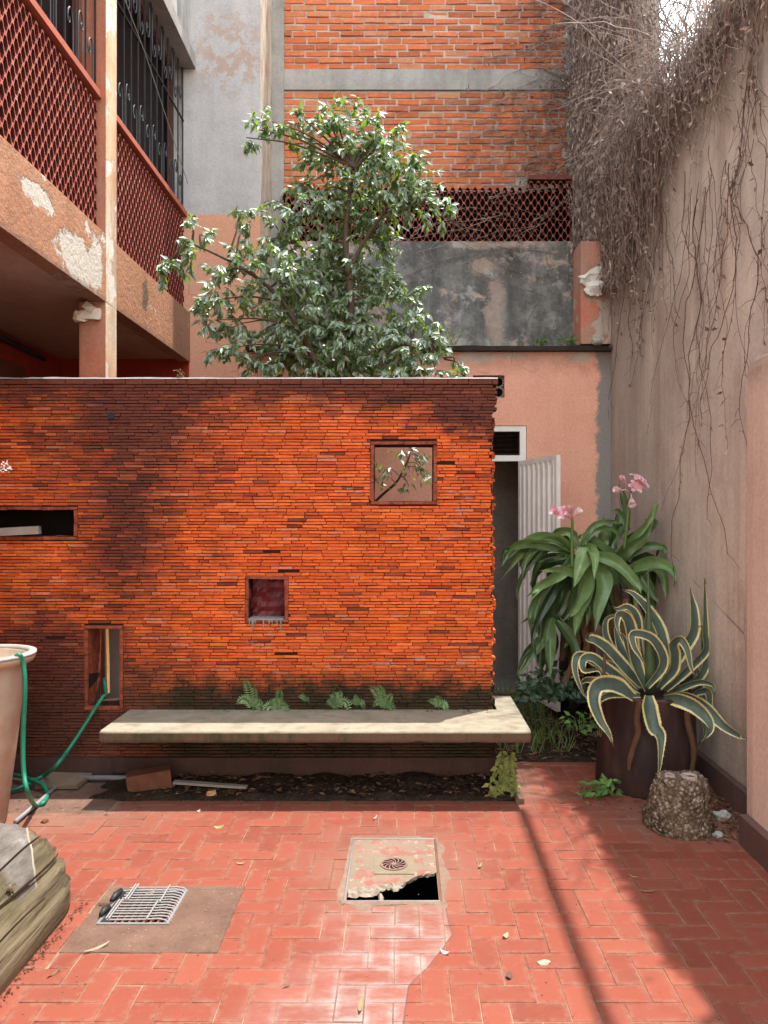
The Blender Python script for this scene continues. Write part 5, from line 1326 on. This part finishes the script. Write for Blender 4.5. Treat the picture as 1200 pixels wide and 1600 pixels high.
LV1 = [([(390,800),(300,752),(200,760),(100,850)],44,-.1,.6),([(370,800),(270,775),(180,768),(120,800),(92,868)],40,-.2,.4),([(380,830),(320,760),(240,780),(190,850),(172,925)],34,-.1,.3),
 ([(400,830),(330,895),(250,945),(190,995)],46,-.35,.8),([(400,850),(330,915),(260,985),(230,1080),(245,1165)],40,-.2,.2),([(430,800),(450,790),(420,860),(390,955)],70,-.35,.95),
 ([(450,850),(430,945),(400,1020),(368,1088)],62,-.35,.75),([(480,860),(510,930),(490,1030),(478,1145)],66,-.3,.8),([(470,820),(560,850),(640,930),(672,985)],50,-.35,.7),([(430,800),(475,820),(478,925)],40,-.4,.85),
 ([(420,780),(470,700),(540,680),(592,690)],24,.1,.6),([(300,900),(280,1000),(260,1100),(250,1200)],46,-.1,.15),([(400,860),(420,960),(460,1040),(440,1120)],60,-.1,.25),([(360,820),(250,830),(180,830),(170,880)],34,.2,.3),
 ([(410,790),(380,730),(330,720),(290,740)],34,.2,.4),([(420,880),(380,950),(330,1050),(290,1120)],50,.05,.1),([(430,870),(470,960),(520,1040),(530,1100)],56,.0,.15),([(390,830),(420,900),(330,880),(255,885)],36,-.3,.7),
 ([(400,850),(360,900),(300,940),(280,1010)],44,.1,.1),([(440,850),(440,950),(470,1030),(470,1100)],56,.1,.1),([(380,840),(300,830),(240,860),(210,960)],36,.1,.2)]
LV1 += [([(300,1080),(270,1150),(210,1240),(158,1325)],44,-.15,.3),([(290,1090),(290,1200),(292,1335)],48,-.15,.35),([(320,1090),(380,1180),(395,1280),(380,1335)],44,-.1,.3),([(300,1080),(255,1200),(250,1315)],40,-.05,.2),
 ([(420,960),(400,1060),(380,1150),(350,1210)],60,.0,.2),([(350,900),(300,1000),(270,1080),(230,1120)],50,.0,.2),([(480,950),(500,1050),(520,1130)],60,.05,.15),([(330,920),(280,960),(220,1030),(200,1110)],44,-.1,.45)]
lily('crinum_lily', P(896, 1085, 5.75), 'pink-flowered strap-leaved lily on the left, nearer the white door', LV1,
     [([(385, 880), (383, 800), (385, 675)], [(322, 640, .5, PETAL), (352, 655, .8, PETAL), (402, 650, .15, PETW), (378, 640, .0, PETAL)])], 5.6)
LV2 = [([(560,850),(610,790),(690,700),(738,590)],56,-.1,.7),([(600,830),(680,785),(770,790),(808,835)],34,-.1,.35),([(620,880),(720,850),(800,880),(862,938)],48,-.35,.8),([(520,790),(508,720),(515,655)],40,0,.6),
 ([(540,790),(570,710),(585,650),(540,632)],38,0,.4),([(610,720),(612,620),(592,535)],30,0,.25),([(650,880),(700,950),(745,1020)],50,-.1,.3),([(600,820),(640,760),(720,690),(735,660)],46,.1,.3),([(570,860),(600,920),(660,960),(690,1010)],54,0,.2),
 ([(560,840),(540,900),(560,1000),(570,1080)],56,-.1,.3),([(630,850),(700,830),(760,870),(790,940)],48,0,.25),([(580,830),(520,800),(450,740),(410,750)],36,-.1,.5),([(590,840),(640,900),(620,1000),(640,1080)],56,.05,.1),([(560,800),(550,740),(530,700)],34,.1,.2)]
lily('crinum_lily', P(978, 1075, 6.0), 'taller pink-flowered strap-leaved lily against the beige wall, behind the agave', LV2,
     [([(600, 800), (612, 700), (622, 600), (628, 560)], [(650, 515, .9, PETAL), (640, 545, .8, PETAL), (582, 550, .1, PETW), (632, 590, .3, PETW), (600, 512, 0, PETAL), (668, 530, .8, PETAL)])], 5.75)
st = thing('lily_stumps', P(905, 1085, 5.8), 'brown leafy old stems below the strap-leaved lilies', 'stems')
for x0, x1 in ((880, 890), (905, 900), (925, 915), (960, 955), (985, 975)):
    mb = MB(); mb.tube(spline([G(x0, 1095, -.02), P((x0 + x1) / 2, 1000, 5.85), P(x1, 890, 5.75)], 4), [.05, .05, .05, .048, .045, .045, .04, .04, .04][:9], 8); mb.build('stem', BARK, st, smooth=True)
    for k in range(3):
        a = P(x1 + R.uniform(-8, 8), R.uniform(900, 980), 5.66); m1 = MB(); m1.ribbon(spline([a, a + Vector((R.uniform(-.05, .05), -.03, -.2)), a + Vector((R.uniform(-.08, .08), .0, -.45))], 5), .05, None, (0, .9), .3, 4, t=R.random(), wave=.005); m1.build('dead_leaf', DRYL, st)

# ------------------------------------------------------------------ small plants
def bushlet(nm, c, r, n, L, W, m, label, up=.5, stem=True, cat='plant'):
    t = thing(nm, c, label, cat); lm = MB(); sm = MB(); c = Vector(c)
    for i in range(n):
        d = Vector((R.gauss(0, 1), R.gauss(0, .8), abs(R.gauss(up, .6)))).normalized(); e = c + d * r * R.uniform(.35, 1)
        if stem: sm.tube([c + Vector((d.x, d.y, 0)) * .02, c.lerp(e, .6) + Vector((0, 0, .02)), e], [.003, .002, .0015], 3, cap=False)
        for k in range(3):
            lm.leaf(e + Vector((R.gauss(0, .012), R.gauss(0, .012), R.gauss(0, .01))), Vector((d.x + R.gauss(0, .7), d.y + R.gauss(0, .7) - .2, R.gauss(-.1, .4))), Vector((R.gauss(0, .4), R.gauss(-.4, .4), 1)), L * R.uniform(.7, 1.2), W * R.uniform(.8, 1.2), R.random())
    if sm.f: sm.build('stems', STALK, t)
    lm.build('leaves', m, t, kind='stuff'); return t
def fern(c, n, L, label, spread=1.0):
    t = thing('fern', c, label, 'fern', 'ferns growing along the back of the bench'); c = Vector(c)
    for i in range(n):
        a = lerp(-1.2, 1.2, (i + .5) / n) * spread + R.uniform(-.2, .2); up = R.uniform(.6, 1.1); l = L * R.uniform(.7, 1.1)
        sx = math.sin(a); drp = R.uniform(.0, .35) if abs(sx) < .55 else R.uniform(.3, .8)
        if i == n - 1: drp = 1.2
        q = lambda u: c + Vector((sx * l * .55 * u, -l * (.10 * u + .16 * u * u), l * (1.35 * up * u - (.30 + drp) * u * u)))
        pts = spline([q(0), q(.3), q(.65), q(1)], 5)
        mb = MB(); mb.tube(pts, .0013, 3, cap=False); tt = R.uniform(.2, .9)
        for k in range(2, len(pts)):
            T = (pts[k] - pts[k - 1]).normalized(); Sd = T.cross(Vector((0, -1, .35))).normalized(); u = k / (len(pts) - 1)
            pl = l * .19 * math.sin(math.pi * min(.97, .18 + u * .76))
            for sg in (-1, 1):
                for h_ in (0,):
                    mb.leaf(pts[k].lerp(pts[k - 1], h_), Sd * sg + T * .45, T.cross(Sd) * 1, pl, pl * .30, min(1, max(0, tt + R.uniform(-.2, .2))), .05)
        mb.build('frond', FERN, t)
bz = BZ + .002
for x, yb, n, L, lb in ((396, 1110, 5, 0.21, 'leftmost of the two tall ferns on the bench below the dark red niche'), (434, 1112, 6, 0.22, 'fullest tall fern on the bench, just right of the leftmost fern'), (477, 1097, 4, 0.09, 'tiny fern sprouting low on the mossy bricks right of the two tall ferns'), (527, 1110, 5, 0.21, 'fern in the middle of the bench with a long frond hanging over the seat'), (558, 1104, 4, 0.12, 'small low fern between the two middle ferns on the bench'), (601, 1110, 7, 0.19, 'bushy spiky fern on the bench right of the middle'), (686, 1108, 5, 0.17, 'rightmost fern on the bench, below the square opening')):
    fern(P(x, yb, 4.955) if yb > 1100 else P(x, yb, 4.955), n, L, lb)
# vine at the bench end
v = thing('creeping_plant', P(790, 1225, 4.75), 'yellow-green leafy plant hanging at the right end of the bench', 'plant'); lm = MB(); sm = MB()
for i in range(9):
    a = P(R.uniform(775, 808), R.uniform(1165, 1185), 4.72); b = P(R.uniform(765, 808), R.uniform(1215, 1245), 4.6); pts = spline([a, a.lerp(b, .5) + Vector((R.uniform(-.04, .04), -.04, .02)), b], 5); sm.tube(pts, .002, 3, cap=False)
    for p in pts[1:]:
        for k in range(2): lm.leaf(p, Vector((R.gauss(0, .7), R.gauss(-.4, .5), -.6)), Vector((R.gauss(0, .3), -1, .6)), R.uniform(.035, .06), R.uniform(.022, .036), R.random())
sm.build('stems', STALK, v); lm.build('leaves', YELW, v, kind='stuff')
bushlet('broadleaf_plant', P(865, 1095, 5.7), .26, 60, .075, .06, DARKG, 'low round-leaved grey-green plant at the foot of the lilies', .7)
bushlet('broadleaf_plant', P(840, 1080, 5.9), .16, 26, .07, .055, DARKG, 'smaller round-leaved plant beside the bench end', .6)
bushlet('weed', G(944, 1240, .01), .13, 14, .075, .042, WEED, 'bright green broad-leaved weed at the foot of the dark drum', .8)
bushlet('weed', G(915, 1240, .01), .10, 10, .05, .012, GRASS, 'thin grassy weed left of the broad-leaved weed by the drum', .6)
bushlet('weed', P(905, 1140, 5.3), .12, 14, .05, .03, WEED, 'small green weed on the earth left of the drum', .8)
bushlet('weed', (1.55, 7.18, 3.29), .10, 22, .04, .02, WEED, 'light green weed clump on the annex roof edge, nearest the corner', .6)
bushlet('weed', (1.30, 7.18, 3.29), .09, 16, .04, .02, WEED, 'smaller weed clump on the annex roof edge, left of the corner clump', .5)
bushlet('red_weed', P(935, 1150, 4.5), .06, 4, .05, .006, DRYL, 'thin reddish dead sprig hanging beside the drum', -.2)
gr = MB()                                                  # grass and litter
def blade(b, L, bend, w_=.006, t=.5):
    d = Vector((R.gauss(0, bend), R.gauss(0, bend), 1)).normalized(); e = b + d * L * .6; f_ = e + (d + Vector((R.gauss(0, .7), R.gauss(0, .7), -.5))) * L * .4
    gr.ribbon(spline([b, e, f_], 3), w_, None, R.uniform(-1, 1), .1, 2, t=t, wp=lambda u: 1 - u * .95)
for i in range(620):
    x, y = R.uniform(.66, 1.2), R.uniform(5.4, 7.1)
    if mnoise.noise((x * 3, y * 3, 0)) < -.15: continue
    blade(Vector((x, y, .01)), R.uniform(.08, .3), .35, .007, R.random())
for i in range(60): blade(Vector((R.uniform(.15, .5), 7.18, 3.28)), R.uniform(.1, .32), .5, .006, R.random())
tag(gr.build('grass', GRASS), 'grass growing in the side yard and on the roof edge', kind='stuff')
lt = MB()
def litter(x, y, z, L, t=None):
    a = R.uniform(0, 6.28); d = Vector((math.cos(a), math.sin(a), R.uniform(-.1, .35)))
    lt.leaf(Vector((x, y, z)), d, Vector((R.gauss(0, .5), R.gauss(0, .5), 1)), L, L * R.uniform(.2, .45), R.random() if t is None else t, R.uniform(-.2, .3))
for i in range(650): litter(R.uniform(-1.6, .62), R.uniform(4.57, 4.95), R.uniform(.02, .04), R.uniform(.02, .06))
for i in range(700): litter(R.uniform(.68, 1.9), R.uniform(5.25, 6.3), R.uniform(.015, .04), R.uniform(.02, .07))
for i in range(500): litter(min(1.9, R.gauss(1.78, .14)), R.uniform(3.98, 4.75), R.uniform(.003, .02), R.uniform(.02, .06))
for i in range(140): litter(R.gauss(1.28, .16), R.gauss(4.62, .12), R.uniform(.003, .012), R.uniform(.012, .04))
for i in range(160): litter(R.uniform(-1.6, .64), 4.56 - abs(R.gauss(0, .05)), .004, R.uniform(.008, .03))
for i in range(260): litter(-1.40 + R.gauss(0, .012) , R.uniform(2.4, 3.35), .004, R.uniform(.006, .022), 0)  # kept darkest: dirt along the log plus its shadow gap, put into the colour
for i in range(60): litter(R.uniform(-2.5, -1.6), R.uniform(4.3, 4.9), .006, R.uniform(.01, .04))
for i in range(90): litter(R.uniform(-1.5, .58), R.uniform(4.88, 4.95), bz, R.uniform(.01, .035))
tag(lt.build('leaf_litter', DRYL), 'dry brown leaf litter on the soil and along the walls', kind='stuff')
cr = MB()
for i in range(260):
    x, y = R.uniform(-1.9, 1.7), R.uniform(2.55, 4.4); s_ = R.choice((.002, .002, .003, .004))
    cr.obox((x, y, .003), s_, s_ * R.uniform(.6, 1.4), s_ * .8, Matrix.Rotation(R.uniform(0, 3), 3, 'Z'), s_ * .2)
tag(cr.build('crumbs', STRAW), 'pale specks of dry debris scattered over the tiles', kind='stuff')
def fallen(x, y, L, W, ang, m, label, curl=.02, name='fallen_leaf', cat='leaf'):
    c = G(x, y, .006); d = Vector((math.cos(ang), math.sin(ang), 0)); mb = MB()
    curl *= .35
    pts = spline([c - d * L / 2 + Vector((0, 0, curl)), c - d * L * .15 + Vector((0, 0, .002)), c + d * L * .2 + Vector((0, 0, .004)), c + d * L / 2 + Vector((0, 0, curl * 1.4))], 4)
    mb.ribbon(pts, W, Vector((-d.y, d.x, .25)), 0, .25, 4, t=R.random(), wp=lambda u: math.sin(math.pi * (.06 + .9 * u)) + .04); return tag(mb.build(name, m, smooth=True), label, cat)
fallen(342, 1292, .05, .03, .2, YELW, 'curled yellowish leaf on the sunny tiles left of the cover')
fallen(376, 1349, .042, .01, 0, STRAW, 'thin pale leaf fragment left of the inspection cover')
fallen(310, 1267, .02, .018, .6, CREAM, 'small cream petal at the shadow edge below the bench', name='petal', cat='petal')
fallen(586, 1278, .05, .012, 1.1, CREAM, 'curved cream petal between the bench shadow and the cover', name='petal', cat='petal')
fallen(750, 1353, .045, .012, 1.0, STRAW, 'pale twisted leaf right of the broken cover')
fallen(564, 1570, .085, .018, 1.5, STRAW, 'long straw-coloured leaf standing along a joint near the bottom')
fallen(695, 1488, .04, .016, -.6, PETAL, 'pinkish curled petal right of the whitened tiles', name='petal', cat='petal')
fallen(790, 1462, .03, .02, .8, CREAM, 'small cream flower on the sunny tiles left of the soft shadow line', name='flower', cat='flower')
fallen(796, 1524, .035, .026, 1.2, TWIGD, 'dark brown dried seed pod on the sunny tiles near the bottom', .012, 'seed_pod', 'seed pod')
fallen(850, 1503, .05, .03, .1, CREAM, 'pale crumpled petal remains on a tile near the shadow line', .004, 'petal', 'petal')
fallen(1012, 1392, .075, .012, -.1, DRYL, 'thin brown leaf on the shaded tiles in front of the pebbly block')
fallen(990, 1370, .05, .006, -.8, STRAW, 'tiny pale stem on the shaded tiles before the pebbly block', name='dry_twig', cat='twig')
fallen(152, 1481, .10, .014, .75, STRAW, 'long pale dry leaf beside the cement patch and the log')
fallen(165, 1413, .06, .025, .1, DRYL, 'curled brown leaf by the left side of the wire rack')
fallen(235, 1396, .05, .02, .9, STRAW, 'crumpled pale leaf resting on the wire rack', .03)
fallen(85, 1520, .06, .014, 1.1, DRYL, 'orange brown dry stalk on the tiles beside the log')
fallen(448, 1540, .03, .008, .5, DRYL, 'small dark sliver on the tiles left of the whitened joint')
fallen(875, 1253, .06, .014, -.9, DRYL, 'dark fallen leaf at the edge of the shade behind the sunny strip')
fallen(895, 1195, .08, .02, .3, DRYL, 'brown fallen leaf where the tiles meet the side yard')
fl = MB(); c0 = Vector((-1.502, 2.93, .268))
for k in range(7):
    a = k * .9; d = Vector((math.cos(a), math.sin(a), .5)); fl.ribbon(spline([c0, c0 + d * .012, c0 + d * .024 + Vector((0, 0, -.004))], 3), .02, None, .2, .2, 2, t=R.random())
tag(fl.build('flower', CREAM), 'small cream flower lying on the log by its dark crack', 'flower')
# white blossom twig at the left edge, dry tuft on the wall top
tw_ = thing('blossom_twig', P(-20, 735, 4.2), 'twig with small white blossoms entering at the left edge', 'twig'); mb = MB(); mb.tube([P(-60, 745, 4.2), P(-10, 733, 4.2), P(8, 731, 4.2), P(15, 727, 4.2)], .003, 4); mb.build('stem', STALK, tw_)
mb = MB()
for i in range(22):
    c = P(R.uniform(2, 17), R.uniform(722, 738), 4.2 + R.uniform(-.02, .02)); mb.leaf(c, Vector((R.gauss(0, 1), R.gauss(0, 1), R.gauss(0, 1))), Vector((R.gauss(0, 1), -1, R.gauss(0, 1))), .018, .012, R.random())
mb.build('blossom', PETW, tw_)
dt = thing('dry_tuft', P(284, 592, 5.0), 'dry straw-coloured weed on top of the brick wall', 'dry weed'); mb = MB()
for i in range(26):
    b = P(284 + R.uniform(-3, 3), 590, 5.0); e = b + Vector((R.gauss(0, .025), R.gauss(-.02, .01), R.uniform(-.08, .045))); mb.tube(spline([b, b.lerp(e, .5) + Vector((0, -.012, .02)), e], 3), .0013, 3, cap=False)
    if i % 2: mb.leaf(e, Vector((R.gauss(0, 1), -.5, R.gauss(0, 1))), Vector((0, -1, .3)), .014, .007, R.random())
mb.build('stems', STRAW, dt)

# ------------------------------------------------------------------ dry vines
RV = random.Random(5)
XV = XRW - .012
def strand(mb, p, L, step=.07, wander=.35, r=.004, down=1.0, side=0.0, twigs=.35, leaves=None, plane='x', n=3, off=.03, lo=None):
    """one hanging stem: a wandering polyline close to its wall, with short side twigs"""
    k = max(3, int(L / step / .85)); pts = [Vector(p)]; h_ = side
    for i in range(k):
        h_ = h_ * .82 + RV.gauss(side * .2, wander * .55)
        q = pts[-1].copy(); dz = -step * down * RV.uniform(.6, 1.1)
        if plane == 'x': q.y += h_ * step; q.x = p[0] + off * mnoise.noise((q.y * 6, q.z * 4, p[2])) - (.0 if i else 0)
        else: q.x += h_ * step; q.y = p[1] + off * mnoise.noise((q.x * 6, q.z * 4, p[2]))
        q.z += dz
        if lo is not None and q.z < lo: break
        pts.append(q)
    if len(pts) < 3: return pts
    mb.tube(pts, [r * lerp(1, .45, i / (len(pts) - 1)) for i in range(len(pts))], n, cap=False)
    for q in pts[1:]:
        if RV.random() < twigs:
            dd = Vector((RV.gauss(-.1, .2), RV.gauss(0, 1), RV.gauss(-.3, .6))) if plane == 'x' else Vector((RV.gauss(0, 1), RV.gauss(-.15, .2), RV.gauss(-.3, .6)))
            e = q + dd * RV.uniform(.03, .12); mb.tube([q, q.lerp(e, .5) + Vector((0, 0, .012)), e], [r * .5, r * .4, r * .3], 3, cap=False)
        if leaves is not None and RV.random() < .5:
            leaves.leaf(q, Vector((RV.gauss(-.2, .4), RV.gauss(0, .8), RV.gauss(-.6, .6))), Vector((-1, RV.gauss(0, .6), RV.gauss(.3, .5))), RV.uniform(.03, .06), RV.uniform(.012, .028), RV.random())
    return pts
VD = m_leaf('dead_creeper_leaf', c4((100, 82, 76)), c4((184, 164, 152)), c4((150, 120, 90)), .12, .85, .2)
# individual long strands
def yx(px): return XV * F / (px - VX)
LS = [(1028, 300, 650, 9, 'thick bundle of dry stems hanging down behind the lilies'), (1042, 330, 560, 3, 'thin bundle just right of the thickest dry stem bundle'), (1096, 330, 900, 3, 'long dry stem reaching down to the agave, left of its pair'), (1112, 300, 930, 4, 'long dry stem with side twigs ending at the tallest agave leaf'), (1078, 330, 880, 2, 'thin straight dry stem on the bare middle of the beige wall'), (1143, 300, 760, 4, 'short dry stem bundle ending beside the low pier'), (1160, 250, 640, 3, 'dry stems running down just above the low pier'), (985, 430, 700, 2, 'thin dry stem nearest the salmon annex corner'), (1008, 330, 560, 4, 'dry stems below the dense creeper beside the corner'), (1185, 120, 560, 9, 'heavy leafy stem bundle at the right edge above the pier')]
for px, ya, yb, cnt, lb in LS:
    y0 = yx(px); z0, z1 = CAMZ - (ya - VY) * y0 / F, CAMZ - (yb - VY) * y0 / F
    t = thing('hanging_vine', (XV, y0, z0), lb, 'vine', 'dry vines hanging on the beige wall'); mb = MB(); lv = MB()
    for k in range(cnt):
        strand(mb, (XV - .012 - RV.uniform(0, .03), y0 + RV.gauss(0, .05 if cnt > 3 else .03), z0 + RV.uniform(-.1, .3)), (z0 - z1) * (1 if k == 0 else RV.uniform(.55, 1.0)), .06, .42, .0027 if k else .0042, twigs=.4, leaves=lv if cnt > 4 or RV.random() < .15 else None)
    mb.build('stem', TWIGD, t)
    if lv.f: lv.build('leaves', VD, t, kind='stuff')
mass = MB(); mlv = MB()
def arc(p, L, dirn, droop=1.0, r=.0035, n=7):
    pts = [Vector(p)]; d = Vector(dirn).normalized()
    for i in range(n):
        d = (d + Vector((RV.gauss(0, .22), RV.gauss(0, .22), -.22 * droop + RV.gauss(0, .1)))).normalized(); pts.append(pts[-1] + d * L / n)
    mass.tube(pts, [r * lerp(1, .4, i / n) for i in range(n + 1)], 3, cap=False); return pts
# hanging from the boundary wall top
for i in range(760):
    y = RV.uniform(3.6, 7.15); f_ = max(0, (y - 4.6) / 2.6)
    L = (.34 + 1.0 * f_ ** 1.4) * RV.uniform(.35, 1.25) + (.35 if RV.random() < .2 else 0)
    strand(mass, (XV - .01 - RV.uniform(0, .05 if y < 5.3 else .12), y, 4.86 + RV.uniform(-.25, .04 if y < 5.3 else .15)), L, .07, .6, .0035, twigs=.25, leaves=mlv)
# heap of stems on the wall top, arching forwards
for i in range(760):
    y = RV.uniform(3.3, 6.9); x = RV.uniform(1.85, 2.25); x += .1 if y < 5.3 else 0; z = 4.85 + abs(RV.gauss(0, .05 if y < 5.3 else .13))
    p = arc((x, y, z), RV.uniform(.3, .95) * (.4 if y < 5.3 else .9), (RV.gauss(-.5 if y > 5.3 else -.05, .5), RV.gauss(0, .8), RV.gauss(.5, .5)), RV.uniform(.6, 1.5), RV.choice((.0022, .003, .0045)))
    if i % 2: 
        for q in p[2::2]: mlv.leaf(q, Vector((RV.gauss(0, 1), RV.gauss(0, 1), -.5)), Vector((RV.gauss(0, .5), -.6, .6)), RV.uniform(.03, .07), RV.uniform(.012, .03), RV.random())
# tall curtain in the rear corner
for i in range(1100):
    y = RV.uniform(6.35, 8.55); top = RV.uniform(4.6, 8.2); x = XV + RV.uniform(-.10, .04)
    if y < 6.75: top = min(top, 7.2 - (6.75 - y) * 1.5); x = XV + RV.uniform(-.1, .2)
    strand(mass, (x, y, top), RV.uniform(.5, 1.6), .085, .5, .0038, twigs=.2, leaves=mlv, lo=3.55 + .25 * mnoise.noise((y * 2, 0, 0)))
for i in range(9000):
    y = RV.uniform(6.3, 8.55); z = RV.uniform(3.75, 8.2); x = XV - abs(RV.gauss(0, .06))
    if mnoise.noise((y * 2.2, z * 1.3, 4)) < -.28: continue
    mlv.leaf(Vector((x, y, z)), Vector((RV.gauss(-.1, .3), RV.gauss(0, .35), RV.gauss(-1, .3))), Vector((-.8, -.5 + RV.gauss(0, .5), RV.gauss(.3, .4))), RV.uniform(.04, .10), RV.uniform(.014, .035), RV.random())
# loose bare twigs against the sky
for i in range(300):
    y = RV.uniform(5.2, 7.0); arc((RV.uniform(1.95, 2.5), y, RV.uniform(4.9, 5.6)), RV.uniform(.5, 1.6), (RV.gauss(.1, .5), RV.gauss(-.2, .6), 1.1), RV.uniform(-.2, .6), RV.choice((.003, .004, .007)), 9)
# spreading over the rear facade and parapet
for i in range(320):
    x = 1.88 - abs(RV.gauss(0, .16 if i < 150 else .5)); z = RV.uniform(5.4, 8.2) if x > 1.4 else RV.uniform(5.3, 6.5)
    strand(mass, (x, YR - .035, z), RV.uniform(.3, 1.1), .07, 1.2, .0034, RV.uniform(.1, .9), RV.gauss(0, .5), .3, mlv if RV.random() < .3 else None, 'y', off=.02, lo=5.1)
for i in range(46):
    x = RV.uniform(.2, 1.9); strand(mass, (x, YP - .03, RV.uniform(4.5, 5.3)), RV.uniform(.3, 1.2), .07, 1.1, .0034, RV.uniform(.2, .9), RV.gauss(0, .5), .3, None, 'y', off=.015, lo=3.32)
for x, y in ((560, 470), (700, 480), (740, 520)):
    p0 = P(x + 60, y + 20, 7.6)
    arc((p0.x, 7.4, 3.3), .7, (RV.gauss(0, .6), -.1, .8), 1.2, .004)
o = mass.build('dry_creeper', TWIG); tag(o, 'dense mass of dry leafless creeper over the corner and the top of the right wall', kind='stuff')
o = mlv.build('dead_creeper_leaves', VD); tag(o, 'dead brown leaves caught in the dry creeper', kind='stuff')
